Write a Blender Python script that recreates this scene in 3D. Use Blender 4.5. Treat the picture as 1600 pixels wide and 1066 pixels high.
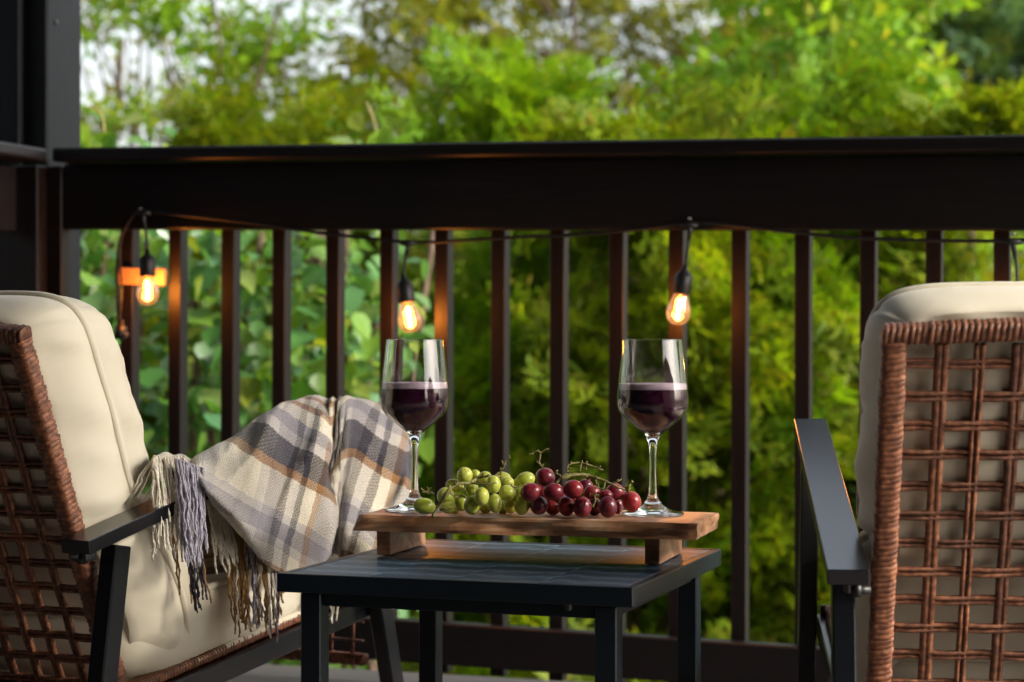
import bpy, bmesh, math, random
import numpy as np
from mathutils import Vector, Matrix, noise

random.seed(11); rng = np.random.default_rng(11)
R = math.radians
scn = bpy.context.scene
C = scn.collection
for o in list(bpy.data.objects): bpy.data.objects.remove(o)

# ------------------------------------------------------------------ camera, world, sun, exposure
CAMZ = 0.69; FPX = 70.0/36.0*1600.0
cam = bpy.data.cameras.new('camera'); camo = bpy.data.objects.new('camera', cam); C.objects.link(camo)
camo.location = (0, 0, CAMZ); camo.rotation_euler = (R(90), 0, 0)
cam.lens = 70; cam.sensor_width = 36; cam.clip_end = 400; cam.clip_start = 0.05
cam.dof.use_dof = True; cam.dof.focus_distance = 2.58; cam.dof.aperture_fstop = 5.0
scn.camera = camo
SUN_AZ, SUN_EL = R(112), R(31)           # azimuth clockwise from +Y (from the right, a little behind the porch)
w = bpy.data.worlds.new('World'); scn.world = w; w.use_nodes = True
nt = w.node_tree; nt.nodes.clear()
sky = nt.nodes.new('ShaderNodeTexSky'); sky.sky_type = 'NISHITA'; sky.sun_disc = False
sky.sun_elevation = SUN_EL; sky.sun_rotation = SUN_AZ; sky.dust_density = 4; sky.air_density = 1.2
hsv = nt.nodes.new('ShaderNodeHueSaturation'); hsv.inputs['Saturation'].default_value = 0.40
bg = nt.nodes.new('ShaderNodeBackground'); bg.inputs['Strength'].default_value = 0.15
wo = nt.nodes.new('ShaderNodeOutputWorld')
nt.links.new(sky.outputs[0], hsv.inputs['Color']); nt.links.new(hsv.outputs[0], bg.inputs['Color'])
nt.links.new(bg.outputs[0], wo.inputs['Surface'])
sun = bpy.data.lights.new('sun', 'SUN'); sun.energy = 2.9; sun.angle = R(12); sun.color = (1, .93, .82)
suno = bpy.data.objects.new('sun', sun); C.objects.link(suno)
sv = Vector((math.sin(SUN_AZ)*math.cos(SUN_EL), math.cos(SUN_AZ)*math.cos(SUN_EL), math.sin(SUN_EL)))
suno.rotation_euler = sv.to_track_quat('Z', 'Y').to_euler(); suno.location = sv*30
vs = scn.view_settings; vs.view_transform = 'Standard'; vs.look = 'None'; vs.gamma = 1; vs.exposure = 1.42
vs.use_curve_mapping = False
scn.render.engine = 'CYCLES'
scn.cycles.max_bounces = 10; scn.cycles.transparent_max_bounces = 12; scn.cycles.transmission_bounces = 8
scn.cycles.sample_clamp_indirect = 4

def P(px, py, Y):
    return Vector(((px-800)*Y/FPX, Y, CAMZ-(py-533)*Y/FPX))

# ------------------------------------------------------------------ materials
MATS = {}
def new_mat(name):
    m = bpy.data.materials.new(name); m.use_nodes = True
    m.node_tree.nodes.clear(); MATS[name] = m
    return m, m.node_tree.nodes, m.node_tree.links
def N(ns, t, **kw):
    n = ns.new(t)
    for k, v in kw.items():
        if k in n.inputs: n.inputs[k].default_value = v
        else: setattr(n, k, v)
    return n
def ramp(ns, stops, interp='LINEAR'):
    r = ns.new('ShaderNodeValToRGB'); e = r.color_ramp.elements; r.color_ramp.interpolation = interp
    e[0].position, e[0].color = stops[0][0], (*stops[0][1], 1)
    e[1].position, e[1].color = stops[1][0], (*stops[1][1], 1)
    for p, c in stops[2:]:
        q = e.new(p); q.color = (*c, 1)
    return r
def finish(m, ns, ls, bsdf, height=None, strength=.3, dist=.002):
    out = ns.new('ShaderNodeOutputMaterial'); ls.new(bsdf.outputs[0], out.inputs['Surface'])
    if height is not None:
        b = N(ns, 'ShaderNodeBump'); b.inputs['Strength'].default_value = strength; b.inputs['Distance'].default_value = dist
        ls.new(height, b.inputs['Height']); ls.new(b.outputs[0], bsdf.inputs['Normal'])
    return m
def simple(name, col, rough=.5, metal=0, var=.12, scale=60, bump=.15, spec=.5, stretch=None):
    m, ns, ls = new_mat(name)
    tc = N(ns, 'ShaderNodeTexCoord'); mp = N(ns, 'ShaderNodeMapping')
    if stretch: mp.inputs['Scale'].default_value = stretch
    ls.new(tc.outputs['Object'], mp.inputs['Vector'])
    nz = N(ns, 'ShaderNodeTexNoise', Scale=scale, Detail=5.0, Roughness=.6); ls.new(mp.outputs[0], nz.inputs['Vector'])
    lo = tuple(c*(1-var*1.6) for c in col); hi = tuple(min(1, c*(1+var*1.6)) for c in col)
    rp = ramp(ns, [(.3, lo), (.7, hi)]); ls.new(nz.outputs['Fac'], rp.inputs['Fac'])
    b = N(ns, 'ShaderNodeBsdfPrincipled', Roughness=rough, Metallic=metal); b.inputs['Specular IOR Level'].default_value = spec
    ls.new(rp.outputs[0], b.inputs['Base Color'])
    return finish(m, ns, ls, b, nz.outputs['Fac'], bump)

def painted_wood(name, col, axis, rough=.55, spec=.4):
    st = {'x': (1.2, 22, 22), 'y': (22, 1.2, 22), 'z': (22, 22, 1.2)}[axis]
    return simple(name, col, rough, 0, .22, 6, .35, spec, st)
painted_wood('rail_wood', (.0060, .0042, .0046), 'x', .42, .35)
painted_wood('baluster_wood', (.008, .0042, .0038), 'z', .5, .3)
painted_wood('post_wood', (.0048, .0056, .008), 'z', .5, .2)
painted_wood('deck_wood', (.10, .085, .08), 'x', .6)
simple('black_metal', (.0030, .0038, .0052), .24, 0, .08, 140, .012, .75)
simple('black_plastic', (.010, .010, .011), .45)
simple('screw_metal', (.35, .36, .36), .4, .8)
simple('pale_block', (.45, .26, .15), .6, 0, .15, 25, .2, .4, (3, 20, 20))
simple('stem_green', (.20, .17, .05), .6, 0, .25, 90)
simple('bark', (.09, .06, .042), .9, 0, .3, 14, .8, .2, (4, 4, 1))
simple('wall_paint', (.03, .028, .028), .8)
simple('ground_soil', (.07, .085, .03), .95, 0, .35, 3, .5)
simple('cord_black', (.008, .008, .009), .5)
simple('foam_pink', (.74, .55, .65), .6, 0, .12, 700, .25)

def wicker():
    m, ns, ls = new_mat('wicker')
    tc = N(ns, 'ShaderNodeTexCoord')
    nz = N(ns, 'ShaderNodeTexNoise', Scale=130.0, Detail=4.0); ls.new(tc.outputs['Object'], nz.inputs['Vector'])
    n2 = N(ns, 'ShaderNodeTexNoise', Scale=900.0, Detail=2.0); ls.new(tc.outputs['Object'], n2.inputs['Vector'])
    rp = ramp(ns, [(.28, (.055, .018, .008)), (.5, (.145, .05, .022)), (.72, (.29, .115, .052))]); ls.new(nz.outputs['Fac'], rp.inputs['Fac'])
    oi = N(ns, 'ShaderNodeObjectInfo'); hv = N(ns, 'ShaderNodeHueSaturation'); mr = N(ns, 'ShaderNodeMapRange')
    mr.inputs['To Min'].default_value = .72; mr.inputs['To Max'].default_value = 1.35; ls.new(oi.outputs['Random'], mr.inputs['Value'])
    ls.new(mr.outputs[0], hv.inputs['Value']); ls.new(rp.outputs[0], hv.inputs['Color'])
    b = N(ns, 'ShaderNodeBsdfPrincipled', Roughness=.55); ls.new(hv.outputs[0], b.inputs['Base Color'])
    finish(m, ns, ls, b, n2.outputs['Fac'], .45, .001)
wicker()
def fabric():
    m, ns, ls = new_mat('cream_fabric')
    tc = N(ns, 'ShaderNodeTexCoord')
    nz = N(ns, 'ShaderNodeTexNoise', Scale=5.0, Detail=4.0); ls.new(tc.outputs['Object'], nz.inputs['Vector'])
    n2 = N(ns, 'ShaderNodeTexNoise', Scale=1400.0, Detail=1.0); ls.new(tc.outputs['Object'], n2.inputs['Vector'])
    n3 = N(ns, 'ShaderNodeTexNoise', Scale=9.0, Detail=2.0); ls.new(tc.outputs['Object'], n3.inputs['Vector'])
    rp = ramp(ns, [(.3, (.63, .57, .435)), (.7, (.70, .64, .51))]); ls.new(nz.outputs['Fac'], rp.inputs['Fac'])
    b = N(ns, 'ShaderNodeBsdfPrincipled', Roughness=.8); ls.new(rp.outputs[0], b.inputs['Base Color'])
    b.inputs['Sheen Weight'].default_value = .15; b.inputs['Specular IOR Level'].default_value = .25
    b1 = N(ns, 'ShaderNodeBump', Strength=.35, Distance=.012); ls.new(n3.outputs['Fac'], b1.inputs['Height'])
    b2 = N(ns, 'ShaderNodeBump', Strength=.2, Distance=.001); ls.new(n2.outputs['Fac'], b2.inputs['Height'])
    ls.new(b1.outputs[0], b2.inputs['Normal']); ls.new(b2.outputs[0], b.inputs['Normal'])
    finish(m, ns, ls, b)
fabric()
def plaid():
    m, ns, ls = new_mat('plaid')
    cream, lg, gr, ch, br = (.76, .68, .53), (.50, .455, .42), (.25, .23, .25), (.026, .022, .032), (.31, .145, .045)
    uv = N(ns, 'ShaderNodeUVMap', uv_map='UVMap'); sp = N(ns, 'ShaderNodeSeparateXYZ')
    nz0 = N(ns, 'ShaderNodeTexNoise', Scale=120.0, Detail=2.0); ls.new(uv.outputs[0], nz0.inputs['Vector'])
    va = N(ns, 'ShaderNodeVectorMath', operation='MULTIPLY_ADD')
    ls.new(nz0.outputs['Color'], va.inputs[0]); va.inputs[1].default_value = (.004, .004, 0); ls.new(uv.outputs[0], va.inputs[2])
    ls.new(va.outputs[0], sp.inputs[0])
    rps = []
    for k, stops in (('X', [(0, ch), (.14, br), (.19, cream), (.40, lg), (.45, gr), (.55, lg), (.60, cream), (.69, br), (.72, cream), (.765, br), (.80, cream), (.87, gr), (.94, lg)]),
                     ('Y', [(0, cream), (.13, lg), (.19, gr), (.29, ch), (.335, lg), (.385, ch), (.425, cream), (.49, br), (.53, gr), (.64, lg), (.68, cream), (.80, lg), (.88, cream)])):
        d = N(ns, 'ShaderNodeMath', operation='DIVIDE'); d.inputs[1].default_value = .25; ls.new(sp.outputs[k], d.inputs[0])
        f = N(ns, 'ShaderNodeMath', operation='FRACT'); ls.new(d.outputs[0], f.inputs[0])
        r = ramp(ns, stops, 'CONSTANT'); ls.new(f.outputs[0], r.inputs['Fac']); rps.append(r)
    ck = N(ns, 'ShaderNodeTexChecker', Scale=420.0); ls.new(va.outputs[0], ck.inputs['Vector'])
    nz = N(ns, 'ShaderNodeTexNoise', Scale=500.0, Detail=2.0); ls.new(uv.outputs[0], nz.inputs['Vector'])
    mr = N(ns, 'ShaderNodeMapRange'); mr.inputs['To Min'].default_value = .18; mr.inputs['To Max'].default_value = .62
    ls.new(ck.outputs['Fac'], mr.inputs['Value'])
    mx = N(ns, 'ShaderNodeMix', data_type='RGBA'); ls.new(mr.outputs[0], mx.inputs['Factor'])
    ls.new(rps[0].outputs[0], mx.inputs['A']); ls.new(rps[1].outputs[0], mx.inputs['B'])
    mu = N(ns, 'ShaderNodeMix', data_type='RGBA', blend_type='MULTIPLY'); mu.inputs['Factor'].default_value = .45
    r2 = ramp(ns, [(.3, (.45, .45, .45)), (.65, (1, 1, 1))]); ls.new(nz.outputs['Fac'], r2.inputs['Fac'])
    dk = N(ns, 'ShaderNodeMix', data_type='RGBA', blend_type='DARKEN'); dk.inputs['Factor'].default_value = .32
    dq = N(ns, 'ShaderNodeMix', data_type='RGBA', blend_type='DARKEN'); dq.inputs['Factor'].default_value = .5
    ls.new(mx.outputs['Result'], dq.inputs['A']); ls.new(rps[0].outputs[0], dq.inputs['B'])
    ls.new(dq.outputs['Result'], dk.inputs['A']); ls.new(rps[1].outputs[0], dk.inputs['B'])
    ls.new(dk.outputs['Result'], mu.inputs['A']); ls.new(r2.outputs[0], mu.inputs['B'])
    b = N(ns, 'ShaderNodeBsdfPrincipled', Roughness=.95); ls.new(mu.outputs['Result'], b.inputs['Base Color'])
    b.inputs['Sheen Weight'].default_value = .3; b.inputs['Specular IOR Level'].default_value = .1
    ad = N(ns, 'ShaderNodeMath', operation='ADD'); ls.new(ck.outputs['Fac'], ad.inputs[0]); ls.new(nz.outputs['Fac'], ad.inputs[1])
    finish(m, ns, ls, b, ad.outputs[0], .9, .002)
plaid()
for nm, c in (('yarn_cream', (.70, .64, .53)), ('yarn_lilac', (.38, .36, .42)), ('yarn_brown', (.30, .17, .07)), ('yarn_dark', (.045, .04, .05))):
    simple(nm, c, .95, 0, .2, 700, .6, .1)

def board_wood():
    m, ns, ls = new_mat('acacia')
    tc = N(ns, 'ShaderNodeTexCoord'); mp = N(ns, 'ShaderNodeMapping'); mp.inputs['Scale'].default_value = (3.2, 14, 18)
    ls.new(tc.outputs['Object'], mp.inputs['Vector'])
    nz = N(ns, 'ShaderNodeTexNoise', Scale=1.6, Detail=3.0, Distortion=.5); ls.new(mp.outputs[0], nz.inputs['Vector'])
    wv = N(ns, 'ShaderNodeTexWave', Scale=1.3, Distortion=7.0, Detail=4.0); wv.inputs['Detail Scale'].default_value = 1.6; ls.new(mp.outputs[0], wv.inputs['Vector'])
    mp2 = N(ns, 'ShaderNodeMapping'); mp2.inputs['Scale'].default_value = (12, 260, 260); ls.new(tc.outputs['Object'], mp2.inputs['Vector'])
    fn = N(ns, 'ShaderNodeTexNoise', Scale=1.0, Detail=4.0); ls.new(mp2.outputs[0], fn.inputs['Vector'])
    rp = ramp(ns, [(.15, (.15, .065, .032)), (.45, (.34, .16, .08)), (.75, (.50, .27, .145)), (.95, (.62, .38, .23))])
    ad = N(ns, 'ShaderNodeMath', operation='MULTIPLY_ADD'); ls.new(wv.outputs['Fac'], ad.inputs[0]); ad.inputs[1].default_value = .35
    ls.new(nz.outputs['Fac'], ad.inputs[2]); 
    a2 = N(ns, 'ShaderNodeMath', operation='MULTIPLY_ADD'); ls.new(fn.outputs['Fac'], a2.inputs[0]); a2.inputs[1].default_value = .35; ls.new(ad.outputs[0], a2.inputs[2])
    a3 = N(ns, 'ShaderNodeMath', operation='SUBTRACT'); ls.new(a2.outputs[0], a3.inputs[0]); a3.inputs[1].default_value = .27
    ls.new(a3.outputs[0], rp.inputs['Fac'])
    mp3 = N(ns, 'ShaderNodeMapping'); mp3.inputs['Scale'].default_value = (9, 30, 60); ls.new(tc.outputs['Object'], mp3.inputs['Vector'])
    kn = N(ns, 'ShaderNodeTexNoise', Scale=1.0, Detail=3.0, Distortion=1.2); ls.new(mp3.outputs[0], kn.inputs['Vector'])
    kr = ramp(ns, [(.60, (1, 1, 1)), (.70, (.28, .22, .20))]); ls.new(kn.outputs['Fac'], kr.inputs['Fac'])
    km = N(ns, 'ShaderNodeMix', data_type='RGBA', blend_type='MULTIPLY'); km.inputs['Factor'].default_value = .8
    ls.new(rp.outputs[0], km.inputs['A']); ls.new(kr.outputs[0], km.inputs['B'])
    b = N(ns, 'ShaderNodeBsdfPrincipled', Roughness=.42); ls.new(km.outputs['Result'], b.inputs['Base Color'])
    finish(m, ns, ls, b, fn.outputs['Fac'], .25, .0008)
board_wood()
def table_wood():
    m, ns, ls = new_mat('table_plank')
    tc = N(ns, 'ShaderNodeTexCoord'); oi = N(ns, 'ShaderNodeObjectInfo')
    cb = N(ns, 'ShaderNodeVectorMath', operation='MULTIPLY_ADD'); ls.new(oi.outputs['Random'], cb.inputs[0]); cb.inputs[1].default_value = (3, 5, 0); ls.new(tc.outputs['Object'], cb.inputs[2])
    mp = N(ns, 'ShaderNodeMapping'); mp.inputs['Scale'].default_value = (14, 2.2, 14); ls.new(cb.outputs[0], mp.inputs['Vector'])
    wv = N(ns, 'ShaderNodeTexWave', Scale=2.6, Distortion=3.0, Detail=2.0, wave_type='RINGS'); ls.new(mp.outputs[0], wv.inputs['Vector'])
    mp2 = N(ns, 'ShaderNodeMapping'); mp2.inputs['Scale'].default_value = (300, 12, 300); ls.new(cb.outputs[0], mp2.inputs['Vector'])
    fn = N(ns, 'ShaderNodeTexNoise', Scale=1.0, Detail=3.0); ls.new(mp2.outputs[0], fn.inputs['Vector'])
    rp = ramp(ns, [(.35, (.012, .036, .064)), (.75, (.028, .068, .108)), (.97, (.08, .135, .185))]); ls.new(wv.outputs['Fac'], rp.inputs['Fac'])
    b = N(ns, 'ShaderNodeBsdfPrincipled', Roughness=.40); ls.new(rp.outputs[0], b.inputs['Base Color'])
    ad = N(ns, 'ShaderNodeMath', operation='ADD'); ls.new(wv.outputs['Fac'], ad.inputs[0]); ls.new(fn.outputs['Fac'], ad.inputs[1])
    finish(m, ns, ls, b, ad.outputs[0], .05, .0002)
table_wood()
simple('table_metal', (.0045, .009, .0135), .36, 0, .1, 120, .012, .3)

def glass():
    m, ns, ls = new_mat('clear_glass')
    g = N(ns, 'ShaderNodeBsdfGlass', Roughness=0.0, IOR=1.48, Color=(.985, .99, .985, 1))
    finish(m, ns, ls, g)
    m, ns, ls = new_mat('wine')
    g = N(ns, 'ShaderNodeBsdfGlass', Roughness=0.02, IOR=1.34, Color=(.9, .5, .65, 1))
    df = N(ns, 'ShaderNodeBsdfDiffuse', Color=(.05, .007, .028, 1)); mx = N(ns, 'ShaderNodeMixShader'); mx.inputs[0].default_value = .82
    ls.new(g.outputs[0], mx.inputs[1]); ls.new(df.outputs[0], mx.inputs[2])
    out = ns.new('ShaderNodeOutputMaterial'); ls.new(mx.outputs[0], out.inputs['Surface'])
    va = N(ns, 'ShaderNodeVolumeAbsorption', Color=(.7, .04, .16, 1), Density=220.0); ls.new(va.outputs[0], out.inputs['Volume'])
    m, ns, ls = new_mat('bulb_glass')
    lw = N(ns, 'ShaderNodeLayerWeight', Blend=.35)
    t = N(ns, 'ShaderNodeBsdfTransparent', Color=(1, .86, .68, 1)); gl = N(ns, 'ShaderNodeBsdfGlossy', Roughness=.05, Color=(1, .9, .8, 1))
    e = N(ns, 'ShaderNodeEmission', Color=(1, .40, .12, 1), Strength=.10)
    mx = N(ns, 'ShaderNodeMixShader'); ls.new(lw.outputs['Facing'], mx.inputs[0]); ls.new(t.outputs[0], mx.inputs[1]); ls.new(gl.outputs[0], mx.inputs[2])
    ad = N(ns, 'ShaderNodeAddShader'); ls.new(mx.outputs[0], ad.inputs[0]); ls.new(e.outputs[0], ad.inputs[1])
    finish(m, ns, ls, ad)
    m, ns, ls = new_mat('filament')
    e = N(ns, 'ShaderNodeEmission', Color=(1, .58, .20, 1), Strength=9.0); finish(m, ns, ls, e)
glass()
def grape_mat(name, c0, c1, c2, bloom):
    m, ns, ls = new_mat(name)
    tc = N(ns, 'ShaderNodeTexCoord'); oi = N(ns, 'ShaderNodeObjectInfo')
    nz = N(ns, 'ShaderNodeTexNoise', Scale=2.2, Detail=5.0, Roughness=.65); 
    va = N(ns, 'ShaderNodeVectorMath', operation='MULTIPLY_ADD'); ls.new(oi.outputs['Random'], va.inputs[0]); va.inputs[1].default_value = (17, 9, 5); ls.new(tc.outputs['Object'], va.inputs[2])
    ls.new(va.outputs[0], nz.inputs['Vector'])
    ad = N(ns, 'ShaderNodeMath', operation='MULTIPLY_ADD'); ls.new(oi.outputs['Random'], ad.inputs[0]); ad.inputs[1].default_value = .5; 
    sb = N(ns, 'ShaderNodeMath', operation='SUBTRACT'); ls.new(nz.outputs['Fac'], sb.inputs[0]); sb.inputs[1].default_value = .25; ls.new(sb.outputs[0], ad.inputs[2])
    rp = ramp(ns, [(.1, c0), (.5, c1), (.85, c2)]); ls.new(ad.outputs[0], rp.inputs['Fac'])
    mx = N(ns, 'ShaderNodeMix', data_type='RGBA'); mx.inputs['B'].default_value = (*bloom, 1)
    n2 = N(ns, 'ShaderNodeTexNoise', Scale=1.4, Detail=6.0, Roughness=.7); ls.new(va.outputs[0], n2.inputs['Vector'])
    mr = N(ns, 'ShaderNodeMapRange'); mr.inputs['From Min'].default_value = .45; mr.inputs['From Max'].default_value = .8; mr.inputs['To Max'].default_value = .35
    ls.new(n2.outputs['Fac'], mr.inputs['Value']); ls.new(mr.outputs[0], mx.inputs['Factor']); ls.new(rp.outputs[0], mx.inputs['A'])
    b = N(ns, 'ShaderNodeBsdfPrincipled', Roughness=.3); ls.new(mx.outputs['Result'], b.inputs['Base Color'])
    b.inputs['Subsurface Weight'].default_value = .45; b.inputs['Subsurface Radius'].default_value = (.6, .4, .15); b.inputs['Subsurface Scale'].default_value = .008
    finish(m, ns, ls, b)
grape_mat('green_grape', (.30, .36, .03), (.46, .52, .06), (.60, .61, .11), (.66, .68, .36))
grape_mat('red_grape', (.05, .006, .015), (.17, .010, .020), (.36, .026, .028), (.34, .19, .25))

def leaf_mat(name, cols, trans=.45, rough=.45, tcol=None):
    m, ns, ls = new_mat(name)
    ge = N(ns, 'ShaderNodeNewGeometry'); oi = N(ns, 'ShaderNodeObjectInfo')
    ad = N(ns, 'ShaderNodeMath', operation='ADD'); ls.new(ge.outputs['Random Per Island'], ad.inputs[0]); ls.new(oi.outputs['Random'], ad.inputs[1])
    fr = N(ns, 'ShaderNodeMath', operation='FRACT'); ls.new(ad.outputs[0], fr.inputs[0])
    n = len(cols); rp = ramp(ns, [(i/(n-1), c) for i, c in enumerate(cols)]); ls.new(fr.outputs[0], rp.inputs['Fac'])
    b = N(ns, 'ShaderNodeBsdfPrincipled', Roughness=rough); ls.new(rp.outputs[0], b.inputs['Base Color'])
    b.inputs['Specular IOR Level'].default_value = .5 if rough < .4 else .15
    t = N(ns, 'ShaderNodeBsdfTranslucent')
    mu = N(ns, 'ShaderNodeMix', data_type='RGBA', blend_type='MULTIPLY'); mu.inputs['Factor'].default_value = 1
    mu.inputs['B'].default_value = (*(tcol or (1.6, 1.5, .5)), 1); ls.new(rp.outputs[0], mu.inputs['A']); ls.new(mu.outputs['Result'], t.inputs['Color'])
    mx = N(ns, 'ShaderNodeMixShader'); mx.inputs[0].default_value = trans
    ls.new(b.outputs[0], mx.inputs[1]); ls.new(t.outputs[0], mx.inputs[2]); finish(m, ns, ls, mx)
leaf_mat('vine_leaf', [(.05, .14, .03), (.075, .19, .045), (.14, .25, .025), (.06, .16, .07), (.24, .28, .03)], .4, .32)
leaf_mat('cedar_leaf', [(.065, .12, .006), (.11, .175, .007), (.18, .22, .009), (.075, .135, .008), (.15, .125, .014)], .45, .55)
leaf_mat('cedar_bright', [(.065, .15, .006), (.105, .215, .008), (.16, .26, .009), (.075, .16, .009), (.14, .17, .010)], .45, .55)
leaf_mat('olive_leaf', [(.09, .125, .009), (.145, .175, .010), (.20, .175, .014), (.08, .125, .012)], .5, .55)
leaf_mat('bright_leaf', [(0.092, 0.207, 0.017), (0.149, 0.287, 0.023), (0.207, 0.322, 0.029), (0.115, 0.241, 0.023), (0.299, 0.276, 0.034)], .5, .4)
leaf_mat('blue_leaf', [(0.060, 0.120, 0.060), (0.084, 0.156, 0.072), (0.060, 0.108, 0.042)], .35, .6)

# ------------------------------------------------------------------ mesh helpers
class MB:
    def __init__(s): s.v = []; s.f = []
    def add(s, vs, fs):
        o = len(s.v); s.v += [tuple(v) for v in vs]; s.f += [tuple(i+o for i in f) for f in fs]
    def box(s, c, size, M=None, bev=0.0, seg=1):
        bm = bmesh.new(); bmesh.ops.create_cube(bm, size=1)
        for v in bm.verts: v.co = Vector((v.co.x*size[0], v.co.y*size[1], v.co.z*size[2]))
        if bev: bmesh.ops.bevel(bm, geom=list(bm.edges), offset=bev, segments=seg, affect='EDGES', profile=.5)
        T = Matrix.Translation(c) @ (M.to_4x4() if M else Matrix())
        bm.verts.index_update()
        s.add([T @ v.co for v in bm.verts], [[v.index for v in f.verts] for f in bm.faces]); bm.free()
    def beam(s, a, b, wx, wy, side, bev=.002):
        """box from a to b, width wx along 'side', wy along the third axis"""
        a, b = Vector(a), Vector(b); d = (b-a); L = d.length; d.normalize()
        sx = Vector(side); sx = (sx-d*sx.dot(d)).normalized(); t = d.cross(sx)
        M = Matrix((sx, t, d)).transposed()
        s.box((a+b)/2, (wx, wy, L), M, bev)
    def tube(s, pts, rad, n=8, cap=True, flat=1.0, up=None):
        pts = [Vector(p) for p in pts]; m = len(pts)
        if not hasattr(rad, '__len__'): rad = [rad]*m
        T = [((pts[min(i+1, m-1)]-pts[max(i-1, 0)])).normalized() for i in range(m)]
        u = Vector(up) if up else (Vector((0, 0, 1)) if abs(T[0].z) < .9 else Vector((1, 0, 0)))
        u = (u-T[0]*u.dot(T[0])).normalized(); vs = []
        for i in range(m):
            u = (u-T[i]*u.dot(T[i])).normalized(); w_ = T[i].cross(u)
            for k in range(n):
                a = 2*math.pi*k/n; vs.append(pts[i]+u*math.cos(a)*rad[i]*flat+w_*math.sin(a)*rad[i])
        fs = [(i*n+k, i*n+(k+1) % n, (i+1)*n+(k+1) % n, (i+1)*n+k) for i in range(m-1) for k in range(n)]
        if cap: fs += [tuple(range(n-1, -1, -1)), tuple((m-1)*n+k for k in range(n))]
        s.add(vs, fs)
    def lathe(s, prof, n=48, M=None):
        """prof: list of (r, z); r = 0 closes with a pole"""
        vs = []; idx = []
        for r, z in prof:
            if r < 1e-7: idx.append([len(vs)]*n); vs.append(Vector((0, 0, z)))
            else:
                idx.append(list(range(len(vs), len(vs)+n)))
                vs += [Vector((r*math.cos(2*math.pi*k/n), r*math.sin(2*math.pi*k/n), z)) for k in range(n)]
        fs = []
        for i in range(len(prof)-1):
            A, B = idx[i], idx[i+1]
            for k in range(n):
                q = [A[k], A[(k+1) % n], B[(k+1) % n], B[k]]; q2 = []
                for j in q:
                    if j not in q2: q2.append(j)
                if len(q2) > 2: fs.append(tuple(q2))
        if M: vs = [M @ v for v in vs]
        s.add(vs, fs)
    def mesh(s, name, mat, smooth=False):
        me = bpy.data.meshes.new(name); me.from_pydata(s.v, [], s.f)
        if mat: me.materials.append(MATS[mat])
        if smooth: me.polygons.foreach_set('use_smooth', [True]*len(me.polygons))
        me.update(); return me
    def build(s, name, mat, parent=None, smooth=False):
        return link(name, s.mesh(name, mat, smooth), parent)
def link(name, me, parent=None, loc=None, M=None):
    o = bpy.data.objects.new(name, me); C.objects.link(o)
    if parent: o.parent = parent
    if loc is not None: o.location = loc
    if M is not None: o.matrix_local = M
    return o
def tag(o, label=None, cat=None, group=None, kind=None):
    for k, v in (('label', label), ('category', cat), ('group', group), ('kind', kind)):
        if v: o[k] = v
    return o
def empty(name, loc=(0, 0, 0), rz=0):
    o = bpy.data.objects.new(name, None); C.objects.link(o); o.location = loc; o.rotation_euler = (0, 0, rz)
    o.empty_display_size = .1
    return o
def copy_tree(o, parent=None, kids=None):
    c = o.copy(); C.objects.link(c); c.parent = parent
    for ch in [x for x in bpy.data.objects if x.parent == o]: copy_tree(ch, c)
    return c
def big_mesh(name, V, F, mat, smooth=False):
    V = np.asarray(V, dtype=np.float32).reshape(-1, 3); F = np.asarray(F, dtype=np.int32); k = F.shape[1]
    me = bpy.data.meshes.new(name); me.vertices.add(len(V)); me.vertices.foreach_set('co', V.ravel())
    me.loops.add(F.size); me.loops.foreach_set('vertex_index', F.ravel())
    me.polygons.add(len(F)); me.polygons.foreach_set('loop_start', np.arange(0, F.size, k, dtype=np.int32))
    try: me.polygons.foreach_set('loop_total', np.full(len(F), k, dtype=np.int32))
    except Exception: pass
    me.materials.append(MATS[mat]); me.update(calc_edges=True)
    if smooth: me.polygons.foreach_set('use_smooth', [True]*len(F))
    return me
def scatter(tv, tf, pos, rot, scl):
    """tv (n,3), tf (m,k), pos (N,3), rot (N,3,3), scl (N,) -> verts, faces"""
    N_ = len(pos); v = np.einsum('nij,vj->nvi', rot, tv)*scl[:, None, None]+pos[:, None, :]
    f = tf[None]+(np.arange(N_)*len(tv))[:, None, None]
    return v.reshape(-1, 3), f.reshape(-1, tf.shape[1])
def frames(d, roll):
    """rotation matrices whose y axis is d (N,3), rolled about it"""
    d = d/np.linalg.norm(d, axis=1, keepdims=True); up = np.tile([0, 0, 1.], (len(d), 1))
    up[np.abs(d[:, 2]) > .95] = [1, 0, 0]
    x = np.cross(d, up); x /= np.linalg.norm(x, axis=1, keepdims=True); z = np.cross(x, d)
    c, s_ = np.cos(roll)[:, None], np.sin(roll)[:, None]
    return np.stack([x*c+z*s_, d, -x*s_+z*c], axis=2)

# ------------------------------------------------------------------ ground, deck, porch
m = MB(); g = 60; n = 24
vs = []; fs = []
for j in range(n+1):
    for i in range(n+1):
        x = -g+2*g*i/n; y = -20+110*j/n
        vs.append((x, y, -1.7+.25*noise.noise(Vector((x*.12, y*.12, 0)))+max(0, y-14)*.02))
fs = [(j*(n+1)+i, j*(n+1)+i+1, (j+1)*(n+1)+i+1, (j+1)*(n+1)+i) for j in range(n) for i in range(n)]
m.add(vs, fs); tag(m.build('ground', 'ground_soil', smooth=True), kind='structure')

TH = R(18.3); CT, ST = math.cos(TH), math.sin(TH); RY = 3.9
RM = Matrix.Rotation(-TH, 4, 'Z'); RM.translation = (0, RY, 0)       # railing frame: x along rail (right = nearer), -y = towards the porch
def rail_root(name): 
    o = bpy.data.objects.new(name, None); C.objects.link(o); o.matrix_world = RM; o.empty_display_size = .1; return o

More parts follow.
